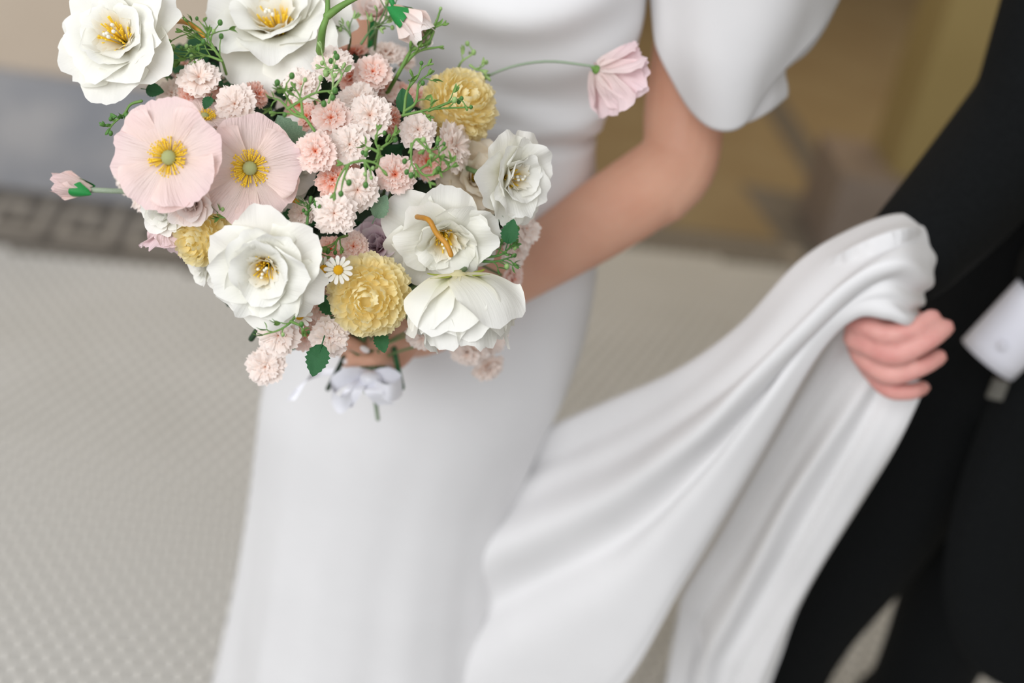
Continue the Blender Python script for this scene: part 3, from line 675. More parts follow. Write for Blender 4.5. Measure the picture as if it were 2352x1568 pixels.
# ---- green sprigs
_v, _f = ellipsoid(8, 6, .0021, .0021, .0026); BUDR = mesh('berry', _v, _f); BUDR.materials.append(M['lime'])
_v, _f = ellipsoid(7, 6, .0013, .0013, .0036); BUDL = mesh('bud', _v, _f); BUDL.materials.append(M['green'])
TIPL = leafmesh('leaflet', 5, .0, .2, .3, 5, 7)
TIPL.materials.append(M['green'])
def sprig(paths, d, label, mat='green', nb=7, seed=0, r=.0013, tw=.016, budmat=None):
    q = random.Random(seed + 31); p0 = P(paths[0][0][0], paths[0][0][1], d)
    m = Matrix.Translation(p0); root = empty('green_sprig', label, 'greenery', m, 'green filler sprigs')
    V, F = [], []; ends = []
    for pi, path in enumerate(paths):
        pts = catmull([P(x[0], x[1], d + (x[2] if len(x) > 2 else 0)) for x in path], max(8, 4 * len(path)))
        n = len(pts); tube(pts, [r * (1 - .55 * i / (n - 1)) for i in range(n)], 6, V, F)
        ends.append((pts[-1], (pts[-1] - pts[-2]).normalized()))
        for k in range(nb):
            i = int(n * (.35 + .62 * k / nb)); i = min(i, n - 2); t = (pts[i + 1] - pts[i]).normalized()
            sd = CM @ Vector((q.uniform(-1, 1), q.uniform(-1, 1), q.uniform(-.2, .7)))
            sd = (sd - t * sd.dot(t)).normalized(); dr = (sd + t * q.uniform(.5, 1.3)).normalized(); ln = tw * q.uniform(.45, 1.0)
            e = pts[i] + dr * ln; tube([pts[i], pts[i] + dr * ln * .5 + t * .001, e], [r * .5, r * .42, r * .36], 5, V, F); ends.append((e, dr))
    stm = obj('stem', mesh('stem', [v - p0 for v in V], F), M[mat], root)
    for e, dr in ends:
        c = q.random()
        if c < .42: inst('berry', BUDR, stm, Matrix.Translation(e - p0) @ Matrix.Scale(q.uniform(.7, 1.15), 4), M[budmat or q.choice(['lime', 'midgreen', 'midgreen'])])
        elif c < .72:
            for k in range(3):
                dd = (dr + Vector((q.uniform(-.6, .6), q.uniform(-.6, .6), q.uniform(-.6, .6)))).normalized()
                inst('bud', BUDL, stm, frame(dd, e - p0 + dd * .002, 0, q.uniform(.7, 1.1)), M[budmat or mat])
        else:
            for k in range(4):
                dd = (dr + Vector((q.uniform(-.7, .7), q.uniform(-.7, .7), q.uniform(-.7, .7)))).normalized()
                z = dd.orthogonal().normalized(); x = dd.cross(z)
                inst('leaflet', TIPL, stm, Matrix.Translation(e - p0) @ Matrix((x, dd, z)).transposed().to_4x4() @ Matrix.Scale(q.uniform(.006, .010), 4), M[budmat or mat])
    return root
sprig([[(722, 300), (700, 270), (675, 250), (655, 215), (637, 190)], [(700, 270), (675, 262), (645, 232), (628, 225)], [(695, 262), (690, 225), (676, 200)], [(660, 250), (720, 215), (770, 208)]], 1.115, 'bright green forked sprig left of the central carnations', seed=1, nb=3)
sprig([[(755, 235), (765, 200), (760, 165), (740, 145)], [(765, 205), (785, 170), (760, 140)]], 1.14, 'pale green curly sprig between two pale carnations', 'lime', seed=2, nb=5)
sprig([[(928, 262), (935, 210), (960, 175), (968, 145)], [(930, 255), (955, 235), (962, 190), (985, 170)], [(925, 265), (965, 256), (1000, 250), (1082, 246)], [(985, 254), (1040, 232), (1060, 226)]], 1.155, 'upright green sprig crossing the pompon by the bodice', seed=3, nb=3, tw=.010)
sprig([[(880, 230, .03), (920, 160), (945, 115), (985, 75), (1002, 50), (1012, 20)], [(925, 150), (960, 118), (1008, 108)], [(950, 112), (985, 95), (1000, 60)]], 1.215, 'tall forked sprig standing before the bodice', seed=4, nb=2, r=.0019, tw=.012)
sprig([[(735, 118, .02), (741, 68), (752, 30), (752, -30)], [(752, 36), (790, 10), (840, -15)]], 1.165, 'thick forked green stem rising past the upward white peony', seed=5, nb=0, r=.0036)
sprig([[(865, 385, .02), (872, 350), (862, 325), (868, 298)], [(868, 345), (890, 330), (908, 320)], [(870, 350), (850, 340), (842, 345)]], 1.125, 'short leafy sprig beneath the centremost carnation', seed=6, nb=3, tw=.009)
sprig([[(940, 350), (955, 320), (975, 325), (990, 345), (1020, 330)], [(945, 330), (945, 370), (955, 395)], [(960, 322), (985, 345), (1025, 372)], [(962, 390), (995, 368), (1015, 345)], [(955, 378), (975, 402), (1015, 395), (1040, 382)]], 1.115, 'tangle of curly green sprigs over a deep coral carnation', seed=7, nb=3, tw=.009, r=.0011)
sprig([[(835, 368), (800, 378), (778, 410), (768, 445)], [(800, 380), (788, 415), (783, 445)], [(835, 368), (862, 375), (880, 392)], [(837, 370), (841, 400), (840, 425)], [(838, 370), (850, 390), (853, 408)]], 1.105, 'arching green sprig with hanging beads over the pale carnations', seed=8, nb=1, tw=.007, r=.0012)
sprig([[(520, 170, .02), (505, 130), (470, 95), (430, 70)], [(510, 140), (475, 128), (440, 130)], [(500, 125), (480, 90), (480, 75)], [(470, 100), (445, 110), (415, 140)]], 1.20, 'bushy green sprig between the two top white peonies', seed=9, nb=7, tw=.02)
sprig([[(325, 232), (300, 240), (285, 262), (262, 282), (250, 298)]], 1.165, 'beaded green sprig sticking out above the grey marble', seed=10, nb=9, tw=.006, budmat='midgreen')
sprig([[(1105, 600, .02), (1130, 568), (1165, 550), (1185, 560)], [(1115, 590), (1150, 585), (1180, 560)], [(1110, 600), (1140, 600), (1175, 590)], [(1150, 560), (1160, 535), (1165, 520)]], 1.20, 'grassy sprig beside the bare forearm', 'midgreen', seed=11, nb=4, tw=.014)
sprig([[(682, 722, .02), (665, 742), (640, 758), (606, 768)], [(668, 738), (690, 748), (695, 758)]], 1.125, 'thin sprig lying on the carnation under the open peony', seed=12, nb=3, tw=.008)
sprig([[(705, 515), (708, 490), (712, 465)]], 1.14, 'berried sprig in the dark gap by the lowest central carnation', 'midgreen', seed=13, nb=8, tw=.007, budmat='midgreen')
sprig([[(1050, 160, .02), (1062, 140), (1085, 125), (1088, 120)], [(1080, 150), (1095, 160), (1108, 162)]], 1.25, 'wispy sprig behind the pompon by the bodice', 'lime', seed=14, nb=3, tw=.012, budmat='lime')
sprig([[(525, 500, .02), (515, 490), (510, 475)], [(520, 498), (505, 500)]], 1.15, 'tiny green sprig above the half hidden pompon', seed=15, nb=2, tw=.007)
sprig([[(860, 120, .04), (868, 60), (885, 20), (890, -20)], [(850, 90, .02), (880, 50), (905, 30)], [(800, 118, .04), (805, 85), (800, 60)], [(830, 100), (850, 70), (865, 55)]], 1.235, 'soft pale sprigs at the back under the blush bud', 'stem', seed=16, nb=4, tw=.018, budmat='lime')
sprig([[(800, 540, .02), (775, 550), (770, 580)], [(770, 600), (755, 590), (745, 596)]], 1.17, 'small sprig above the daisies', seed=17, nb=4, tw=.010)
# ochre stems lying across
for nm, pts, dd, lab in [('ochre_stem', [(958, 498), (985, 505), (1002, 535), (1025, 560), (1036, 585)], 1.135, 'ochre stem bent across the loose white peony'),
                    ('ochre_stem', [(594, 455), (592, 480), (588, 505)], 1.155, 'short ochre stem behind the rim of the open white peony'),
                    ('ochre_stem', [(400, 48), (430, 52), (452, 66), (468, 82)], 1.20, 'ochre stem curving out from the top peony with yellow centre'),
                    ('ochre_stem', [(642, 450), (665, 457), (682, 462)], 1.17, 'ochre stem end in the dark gap below the tilted poppy')]:
    q = [P(x, y, dd + (.03 if i == 0 else 0)) for i, (x, y) in enumerate(pts)]
    V, F = tube(catmull(q, 14), [.0022] * 14, 8)
    o = obj(nm, mesh(nm, [v - q[0] for v in V], F), M['orange_stem'], None, Matrix.Translation(q[0])); o['label'] = lab; o['category'] = 'stem'; o['group'] = 'ochre stems'

# ---- leaves
LEAF = [leafmesh('leaf', k * 3.3, .05 if k < 2 else .02) for k in range(3)]
for me in LEAF: me.materials.append(M['leaf'])
def leaf(px, py, d, Lpx, ang, tilt, mat, label, k=0, group='leaves of the bouquet', roll=0):
    """ang = direction of the tip in the picture plane, degrees"""
    Lm = Lpx * PXM(d); f = facing(math.cos(R(ang)), math.sin(R(ang)), tilt)
    nrm = facing(math.sin(R(roll)) * -math.sin(R(ang)), math.sin(R(roll)) * math.cos(R(ang)), 1); nrm = (nrm - f * nrm.dot(f)).normalized(); x = f.cross(nrm)
    m = Matrix.Translation(P(px, py, d)) @ Matrix((x, f, nrm)).transposed().to_4x4() @ Matrix.Scale(Lm, 4)
    root = empty('leaf', label, 'leaf', m, group)
    inst('blade', LEAF[k], root, Matrix.Identity(4), M[mat])
    V, F = tube([(0, -.25, 0), (0, .3, .07), (0, .9, .10)], [.022, .016, .006], 5); obj('midrib', mesh('midrib', V, F), M[mat], root)
leaf(740, 790, 1.16, 78, 255, .1, 'leaf', 'pointed green leaf below the carnations by the hands')
leaf(872, 762, 1.19, 52, 285, .2, 'leaf', 'small green leaf under the pompon over the hands')
leaf(690, 352, 1.185, 100, 120, .2, 'sageleaf', 'sage green toothed leaf behind the tilted poppy', 1)
leaf(862, 500, 1.17, 62, 60, .3, 'sageleaf', 'sage toothed leaf beside the loose white peony', 0)
leaf(484, 222, 1.15, 36, 250, .3, 'leaf', 'bright leaf between the deep coral blooms above the poppies')
leaf(1165, 560, 1.19, 60, 75, .2, 'leaf', 'green leaf against the forearm under the white peony')
leaf(1070, 770, 1.21, 40, 200, .2, 'leaf', 'green leaf under the upturned peony')
leaf(335, 205, 1.21, 48, 350, .2, 'leaf', 'leaf under the top peony with yellow centre', 2)
leaf(935, 262, 1.19, 60, 100, .1, 'leaf', 'leaf at the foot of the upright sprig', 2)
leaf(770, 720, 1.19, 60, 130, .2, 'leaf', 'leaf between the pompon over the hands and the carnations', 1)
q = random.Random(99)  # dark filler leaves, added so the gaps between blooms read as shade
for bi, (cx, cy, ex, ey, place) in enumerate([(470, 150, 60, 45, 'between the two top white peonies'), (640, 270, 70, 50, 'behind the forked sprig and round carnation'), (700, 420, 60, 60, 'behind the tilted poppy'),
      (760, 210, 70, 60, 'behind the pale curly sprig'), (880, 180, 60, 60, 'behind the tall sprig before the bodice'), (830, 330, 90, 60, 'under the tight central carnations'), (900, 440, 70, 50, 'beside the loose white peony'),
      (960, 310, 70, 60, 'behind the curly sprig tangle'), (720, 500, 70, 40, 'above the open white peony'), (820, 540, 80, 40, 'behind the lilac-white bloom'), (460, 430, 90, 60, 'behind the largest poppy'),
      (640, 640, 90, 50, 'behind the open white peony'), (960, 640, 80, 50, 'behind the upturned peony'), (540, 330, 90, 60, 'where the two open poppies overlap'), (1060, 470, 70, 60, 'behind the peonies near the forearm')]):
    base = P(cx, cy, dome(cx, cy) + .16); root = empty('filler_branch', 'added dark filler branch darkening the gap ' + place, 'foliage', Matrix.Translation(base), 'dark filler branches between the blooms')
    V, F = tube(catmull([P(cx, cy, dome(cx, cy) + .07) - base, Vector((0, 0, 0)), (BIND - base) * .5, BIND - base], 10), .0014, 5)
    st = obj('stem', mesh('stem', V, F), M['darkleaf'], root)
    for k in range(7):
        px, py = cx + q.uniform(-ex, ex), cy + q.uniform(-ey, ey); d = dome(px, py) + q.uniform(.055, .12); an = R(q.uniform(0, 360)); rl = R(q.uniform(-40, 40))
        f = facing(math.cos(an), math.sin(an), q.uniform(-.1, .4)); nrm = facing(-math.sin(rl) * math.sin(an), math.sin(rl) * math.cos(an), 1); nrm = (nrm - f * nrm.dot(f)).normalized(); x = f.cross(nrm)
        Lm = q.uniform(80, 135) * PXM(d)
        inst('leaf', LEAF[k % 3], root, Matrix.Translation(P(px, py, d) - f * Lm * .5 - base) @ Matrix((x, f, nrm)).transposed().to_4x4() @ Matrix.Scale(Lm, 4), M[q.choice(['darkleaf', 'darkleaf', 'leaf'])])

# ---- cut stem ends and ribbon
for pts, d0, d1, rr, mt, lab in [([(850, 830), (858, 890), (868, 962)], 1.37, 1.40, .0022, 'grey_stem', 'pale green cut stem end hanging lowest under the ribbon'),
                             ([(905, 800), (915, 850), (924, 890)], 1.36, 1.37, .0026, 'leaf', 'dark green cut stem end beside the ribbon'),
                             ([(640, 690), (600, 745), (577, 778)], 1.23, 1.24, .0026, 'darkleaf', 'dark stem end poking out left of the carnations over the floor'),
                             ([(790, 820), (765, 870), (753, 893)], 1.37, 1.40, .0024, 'darkleaf', 'dark stem end behind the ribbon loops')]:
    n = len(pts); qq = [P(x, y, d0 + (d1 - d0) * i / (n - 1)) for i, (x, y) in enumerate(pts)]
    V, F = tube(catmull(qq, 10), [rr] * 10, 8); o = obj('stem_end', mesh('stem_end', [v - qq[0] for v in V], F), M[mt], None, Matrix.Translation(qq[0])); o['label'] = lab; o['category'] = 'stem'; o['group'] = 'cut stem ends'
rb = empty('ribbon', 'white satin ribbon bow tied round the stems under the hands', 'ribbon', Matrix.Translation(BIND))
def strip(name, pts, w, dirs, parent, nw=5, curl=.15):
    c = catmull([Vector(p) for p in pts], 22); V = []
    ws = cat1(w, 22); dv = catmull([Vector(x) for x in dirs], 22)
    for i in range(22):
        dd = dv[i].normalized(); t = (c[min(i + 1, 21)] - c[max(0, i - 1)]).normalized(); n = t.cross(dd)
        for k in range(nw):
            s = -1 + 2 * k / (nw - 1); V.append(c[i] + dd * s * ws[i] + n * curl * ws[i] * s * s - BIND)
    return obj(name, mesh(name, V, grid_faces(nw, 22)), M['satin'], parent)
cr, cu, cf = CM @ Vector((1, 0, 0)), CM @ Vector((0, 1, 0)), CM @ Vector((0, 0, 1))
K = lambda x, y, d=1.345: P(x, y + 24, d + .012)
V, F = [], []; tube([BIND - AX * .018, BIND - AX * .026, BIND - AX * .040], [.017, .018, .019], 20, V, F); obj('wrap', mesh('wrap', [v - BIND for v in V], F), M['satin'], rb)
strip('bow_loop', [K(850, 835), K(800, 840, 1.33), K(762, 868, 1.335), K(785, 905, 1.33), K(835, 850, 1.335)], [.005, .009, .010, .009, .005], [cu * 1 + cf * .5] * 5, rb)
strip('bow_loop', [K(850, 838), K(895, 838, 1.33), K(925, 862, 1.335), K(890, 880, 1.32), K(845, 850, 1.335)], [.005, .009, .010, .009, .005], [cu + cf * .5] * 5, rb)
strip('bow_tail', [K(840, 845), K(815, 870, 1.33), K(790, 910, 1.34)], [.006, .010, .008], [cr, cr + cf * .4, cr], rb)
strip('bow_tail', [K(830, 838, 1.36), K(740, 830, 1.37), K(700, 850, 1.36), K(668, 895, 1.36)], [.004, .004, .007, .004], [cu, cu, cr + cu, cr], rb)
strip('bow_tail', [K(850, 845), K(860, 875, 1.325), K(888, 905, 1.34)], [.007, .010, .008], [cr, cr + cf * .4, cr], rb)
_v, _f = ellipsoid(12, 8, .011, .009, .008); obj('bow_knot', mesh('bow_knot', _v, _f), M['satin'], rb, Matrix.Translation(K(852, 846, 1.335) - BIND))

# ================================================================== THE BRIDE
YB = 1.42
sil_L = [(930, -260), (900, -100), (850, 120), (800, 300), (745, 500), (665, 700), (606, 880), (598, 970), (583, 1110), (560, 1280), (522, 1480), (503, 1568), (470, 1700), (440, 1800)]
sil_R = [(1500, -260), (1492, -60), (1478, 70), (1405, 225), (1366, 312), (1370, 400), (1378, 560), (1368, 660), (1345, 780), (1300, 905), (1246, 1005), (1200, 1120), (1172, 1250), (1160, 1400), (1165, 1568), (1170, 1800)]
def silh(s):
    pts = [PY(x, y, YB) for x, y in s]; return sorted([(p.z, p.x) for p in pts])
SL, SR = silh(sil_L), silh(sil_R)
def interp(S, z):
    if z <= S[0][0]: 
        k = (S[1][1] - S[0][1]) / (S[1][0] - S[0][0]); return S[0][1] + (z - S[0][0]) * k * .6
    for a, b in zip(S, S[1:]):
        if a[0] <= z <= b[0]: 
            t = (z - a[0]) / (b[0] - a[0]); return a[1] + (b[1] - a[1]) * t
    return S[-1][1]
def sm_interp(S, z, w=.02): return sum(interp(S, z + w * k) for k in (-1, -.5, 0, .5, 1)) / 5
z_waist = PY(1366, 312, YB).z; z_belt = PY(1405, 225, YB).z; z_bust = PY(1478, 70, YB).z
broot = Vector((-.1, YB, 0))
bride = empty('person', 'bride in a plain white gown holding the bouquet with both hands', 'person', Matrix.Translation(broot))
MB = Matrix.Translation(-broot)
NT, NZ = 160, 170; V = []; ZT = 1.34
for j in range(NZ):
    z = .006 + (ZT - .006) * j / (NZ - 1)
    xl, xr = sm_interp(SL, z), sm_interp(SR, z); cx, a = (xl + xr) / 2, (xr - xl) / 2
    kb = .70 if z > z_waist else .70 + .12 * min(1, (z_waist - z) / .6)
    b = a * kb
    for i in range(NT):
        th = 2 * math.pi * i / NT; c, s = math.cos(th), math.sin(th); r = 1.0
        low = max(0, min(1, (.78 - z) / .7))
        r += low ** 1.3 * (.045 * math.sin(6 * th + 1.0 + z * .8) + .025 * math.sin(11 * th + 2.2 - z) + .012 * math.sin(19 * th))
        x, y = cx + a * r * c, YB + b * r * s
        front = max(0, -s)
        if z > z_belt:      # bust overhang and draped neckline folds
            t = min(1, (z - z_belt) / .10); y -= front ** .7 * .045 * t * t * (3 - 2 * t)
            y -= front * .009 * math.sin((z - .25 * (x - cx) ** 2 * 8 - .12 * (x - cx)) * 80) * t
        # gathered waistband creases
        wob = .010 * math.sin(3 * th + 1)
        for zc, amp, wdt in ((z_waist + .004, -.009, .006), (z_belt + wob, .009, .012), (z_belt - .03 - wob, .005, .009), ((z_waist + z_belt) / 2 + wob, .003, .012)):
            g = amp * math.exp(-((z - zc) / wdt) ** 2); x += g * c; y += g * s
        V.append((x, y, z))
dress = obj('dress', mesh('dress', V, grid_faces(NT, NZ, True)), M['dress'], bride, MB)

# lofted cloth from strands
def cloth(name, strands, ns, nt, folds, parent, mtx, mat, thick=.0025, sub=None):
    rows = [catmull(s, ns) for s in strands]; n = len(rows); G = []
    for i in range(ns):
        G.append(catmull([rows[k][i] for k in range(n)], nt))
    V = []
    for i in range(ns):
        for j in range(nt):
            p = G[i][j]; du = G[min(i + 1, ns - 1)][j] - G[max(i - 1, 0)][j]; dv = G[i][min(j + 1, nt - 1)] - G[i][max(j - 1, 0)]
            nn = du.cross(dv)
            nn = nn.normalized() if nn.length > 1e-12 else Vector((0, -1, 0))
            if nn.y > 0: nn = -nn
            V.append(p + nn * folds(i / (ns - 1), j / (nt - 1)))
    o = obj(name, mesh(name, V, grid_faces(nt, ns)), mat, parent, mtx)
    if thick:
        md = o.modifiers.new('thickness', 'SOLIDIFY'); md.thickness = thick; md.offset = 0
    return o
# train, gathered up over the groom's wrist
A = [
 [(1080, 1060, 1.44), (1245, 990, 1.43), (1400, 922, 1.385), (1560, 850, 1.34), (1700, 748, 1.33), (1830, 606, 1.33), (1950, 530, 1.33), (2062, 493, 1.34), (2136, 515, 1.35), (2166, 565, 1.36)],
 [(1060, 1120, 1.43), (1230, 1050, 1.405), (1420, 980, 1.345), (1580, 900, 1.30), (1720, 800, 1.28), (1850, 680, 1.27), (1965, 590, 1.26), (2070, 550, 1.26), (2135, 575, 1.29), (2158, 600, 1.33)],
 [(1020, 1230, 1.42), (1200, 1150, 1.375), (1430, 1065, 1.315), (1600, 965, 1.27), (1740, 860, 1.25), (1860, 750, 1.24), (1970, 650, 1.235), (2055, 610, 1.235), (2112, 645, 1.26), (2135, 660, 1.31)],
 [(980, 1380, 1.40), (1170, 1300, 1.345), (1420, 1195, 1.295), (1600, 1060, 1.26), (1745, 910, 1.24), (1860, 785, 1.235), (1968, 690, 1.23), (2045, 672, 1.23), (2092, 700, 1.25), (2112, 705, 1.29)],
 [(940, 1570, 1.385), (1130, 1470, 1.325), (1390, 1345, 1.28), (1580, 1160, 1.255), (1740, 960, 1.24), (1870, 790, 1.24), (1965, 712, 1.235), (2040, 715, 1.23), (2085, 735, 1.24), (2102, 735, 1.28)],
 [(900, 1790, 1.37), (1110, 1730, 1.31), (1390, 1615, 1.275), (1570, 1340, 1.265), (1745, 1050, 1.26), (1888, 792, 1.255), (1962, 718, 1.25), (2035, 722, 1.245), (2080, 740, 1.25), (2098, 740, 1.28)],
]
A = [[PY(*p) for p in s] for s in A]
def foldA(s, t):
    e = math.sin(math.pi * min(1, t * 1.02)) ** .5 if t < 1 else 0
    k = (1 - s) ** .7
    return e * (.020 * k * math.sin(t * 14 + 2.5 * s + .6) + .010 * k * math.sin(t * 24 + s * 7) + .0025 * math.sin(t * 36 + 1 + s * 6) * (s ** 2))
cloth('train', A, 90, 110, foldA, dress, None, M['dress'])
Bs = [
 [(1940, 735, 1.315), (1850, 870, 1.33), (1740, 1060, 1.36), (1640, 1240, 1.38), (1575, 1345, 1.38), (1560, 1400, 1.38), (1540, 1500, 1.385), (1520, 1640, 1.39), (1500, 1760, 1.39)],
 [(1980, 780, 1.312), (1885, 925, 1.32), (1780, 1100, 1.35), (1690, 1260, 1.365), (1600, 1400, 1.37), (1585, 1440, 1.375), (1600, 1500, 1.38), (1590, 1560, 1.385), (1560, 1760, 1.39)],
 [(2020, 830, 1.308), (1935, 970, 1.31), (1830, 1140, 1.335), (1750, 1290, 1.35), (1690, 1400, 1.36), (1660, 1460, 1.365), (1640, 1510, 1.37), (1630, 1580, 1.375), (1600, 1760, 1.38)],
 [(2070, 855, 1.305), (1985, 1020, 1.30), (1890, 1190, 1.32), (1810, 1340, 1.34), (1760, 1430, 1.35), (1735, 1480, 1.355), (1710, 1530, 1.36), (1690, 1590, 1.365), (1650, 1760, 1.37)],
 [(2128, 880, 1.30), (2062, 1015, 1.30), (1985, 1140, 1.32), (1890, 1290, 1.34), (1840, 1380, 1.35), (1815, 1440, 1.355), (1795, 1500, 1.36), (1768, 1572, 1.365), (1700, 1760, 1.37)],
]
Bs = [[PY(*p) for p in s] for s in Bs]
cloth('train_end', Bs, 80, 90, lambda s, t: math.sin(math.pi * t) ** .6 * min(1, s * 3 + .25) * (.013 * math.sin(t * 15 + .8) + .006 * math.sin(t * 27 + 3 * s)), dress, None, M['dress'])

# sleeve flaps
hemc = [(1499, 30), (1508, 110), (1540, 180), (1590, 243), (1650, 282), (1708, 279), (1765, 215), (1820, 145), (1880, 75), (1918, 0)]
S1 = []
for yy, xa, xb, Ya, Yb_ in ((-400, 1560, 1730, 1.43, 1.37), (-290, 1490, 1900, 1.41, 1.29)):
    S1.append([PY(xa + (xb - xa) * i / 9, yy - 40 * math.sin(math.pi * i / 9) + 60 * (i / 9), Ya + (Yb_ - Ya) * max(0, math.sin(math.pi * i / 9)) ** .7) for i in range(10)])
for j in range(7):
    v = j / 6; row = []
    for i, (hx_, hy_) in enumerate(hemc):
        u = i / 9; x = (1478 + 507 * u) * (1 - v) + hx_ * v; y = -150 * (1 - v) + hy_ * v
        row.append(PY(x, y, 1.405 - max(0, math.sin(math.pi * u)) ** .7 * (.130 * (1 - v) + .055 * v)))
    S1.append(row)
cloth('sleeve', S1, 64, 72, lambda s, t: .007 * math.sin(math.pi * s) * math.sin(t * 5 + s * 7) + .004 * math.sin(math.pi * s) * math.sin(s * 15 - t * 5), dress, None, M['dress'], .003)
S2 = [[(1660, 0, 1.44), (1740, 0, 1.43), (1850, 0, 1.44), (1930, -10, 1.47)],
      [(1650, 130, 1.43), (1720, 135, 1.41), (1790, 150, 1.41), (1850, 120, 1.46)],
      [(1650, 230, 1.42), (1710, 225, 1.39), (1770, 200, 1.40), (1803, 165, 1.44)],
      [(1660, 283, 1.41), (1712, 281, 1.385), (1760, 256, 1.395), (1804, 222, 1.43)]]
S2 = [[PY(*p) for p in s] for s in S2]
cloth('sleeve_lining', S2, 30, 30, lambda s, t: .003 * math.sin(t * 9), dress, None, M['dress'], .003)

# body: one continuous surface
def chain(V, F, pts, rad, n=24, ns=20, flat=None):
    c = catmull(pts, n); tube(c, [max(.002, r) for r in cat1(rad, n)], ns, V, F, True, flat)
V, F = [], []
sh_l = PY(1640, -330, 1.45); el_l = PY(1560, 375, 1.40); wr_l = PY(1090, 690, 1.275); hd_l = PY(955, 782, 1.225)
chain(V, F, [sh_l, PY(1640, -120, 1.45), PY(1610, 60, 1.445), PY(1575, 230, 1.43), el_l + Vector((.0, .005, 0)), PY(1500, 440, 1.385)], [.05, .048, .046, .043, .041, .041])
chain(V, F, [PY(1568, 360, 1.405), PY(1490, 430, 1.385), PY(1370, 510, 1.355), PY(1230, 600, 1.315), wr_l, PY(1030, 735, 1.25)], [.038, .043, .041, .034, .027, .027])
sh_r = PY(905, -380, 1.46); el_r = PY(800, 340, 1.47); wr_r = PY(735, 690, 1.30); hd_r = PY(775, 775, 1.235)
chain(V, F, [sh_r, PY(815, 70, 1.47), el_r], [.046, .042, .037]); chain(V, F, [el_r, PY(760, 520, 1.40), wr_r, PY(755, 745, 1.26)], [.037, .036, .026, .026])
ctr = lambda z: ((sm_interp(SL, z) + sm_interp(SR, z)) / 2, (sm_interp(SR, z) - sm_interp(SL, z)) / 2)
zs = [1.38, 1.30, 1.2, 1.1, 1.0, .92, .84, .76]
tp = [Vector((ctr(min(z, 1.3))[0], YB + .01, z)) for z in zs]
chain(V, F, tp, [min(.10, ctr(min(z, 1.3))[1] * .6) for z in zs], 20, 28)
for s in (-1, 1):
    chain(V, F, [tp[1] + Vector((s * .02, 0, .06)), tp[0] + Vector((s * .09, .01, .02)), (sh_l if s > 0 else sh_r)], [.05, .05, .046], 10, 18)
    hx_, hz = tp[-1].x + s * .055, .78
    chain(V, F, [(hx_, YB, hz), (hx_ + s * .01, YB - .01, .48), (hx_ + s * .01, YB, .10)], [.07, .05, .035], 12, 16)
    chain(V, F, [(hx_ + s * .01, YB + .03, .045), (hx_ + s * .01, YB - .12, .03)], [.035, .028], 8, 12)
chain(V, F, [tp[0], tp[0] + Vector((0, .0, .10)), tp[0] + Vector((0, -.01, .16))], [.06, .052, .05], 8, 18)
# her left hand closing round the stems (palm, four fingers, thumb)
def hand(V, F, wrist, palm, knuckles, fingers, radii, thumb, tr):
    chain(V, F, [wrist, (wrist + palm) / 2, palm], [.026, .028, .026], 8, 16)
    for k, fp in zip(knuckles, fingers):
        chain(V, F, [palm, k], [.017, .012], 6, 12)
    for k, fp, r in zip(knuckles, fingers, radii):
        chain(V, F, [k] + fp, [r * 1.08] + [r * (1 - .1 * i) for i in range(len(fp))], 14, 12)
    chain(V, F, thumb, tr, 12, 12)
pl = PY(950, 765, 1.225)
kn = [PY(905, 700, 1.18), PY(905, 742, 1.178), PY(908, 784, 1.178), PY(912, 822, 1.182)]
fg = [[PY(845, 697, 1.155), PY(795, 702, 1.165), PY(765, 712, 1.195)], [PY(848, 740, 1.150), PY(795, 745, 1.16), PY(768, 756, 1.19)],
      [PY(850, 784, 1.148), PY(805, 790, 1.158), PY(778, 800, 1.18)], [PY(862, 824, 1.152), PY(820, 828, 1.156), PY(792, 832, 1.17)]]
hand(V, F, PY(1035, 730, 1.25), pl, kn, fg, [.0080, .0082, .0080, .0072], [PY(965, 735, 1.215), PY(930, 680, 1.19), PY(880, 660, 1.18)], [.013, .011, .009])
# her right hand above it, one finger crossing over
pr_ = PY(752, 715, 1.23)
kn = [PY(735, 660, 1.19), PY(730, 695, 1.185), PY(732, 730, 1.185), PY(745, 764, 1.18)]
fg = [[PY(775, 655, 1.15), PY(810, 660, 1.15), PY(830, 668, 1.165)], [PY(772, 690, 1.145), PY(808, 695, 1.145), PY(830, 702, 1.16)],
      [PY(775, 728, 1.138), PY(808, 736, 1.138), PY(832, 745, 1.15)], [PY(785, 778, 1.132), PY(815, 792, 1.130), PY(836, 803, 1.132)]]
hand(V, F, PY(742, 690, 1.262), pr_, kn, fg, [.0080, .0082, .0080, .0074], [PY(760, 690, 1.22), PY(790, 640, 1.19), PY(830, 630, 1.175)], [.012, .010, .009])
bbody = remesh_union('body', V, F, .0028, 5, M['skin'], bride, MB)
_v, _f = ellipsoid(10, 8, .0030, .0052, .0016); NM = mesh('nail', _v, _f); NM.materials.append(M['nail'])
for p, t in [(PY(838, 802, 1.122), PY(820, 792, 1.121)), (PY(794, 830, 1.160), PY(815, 828, 1.150))]:
    y = (p - t).normalized(); z = (CP - p).normalized(); z = (z - y * z.dot(y)).normalized(); x = y.cross(z)
    inst('nail', NM, bbody, Matrix.Translation(p) @ Matrix((x, y, z)).transposed().to_4x4())

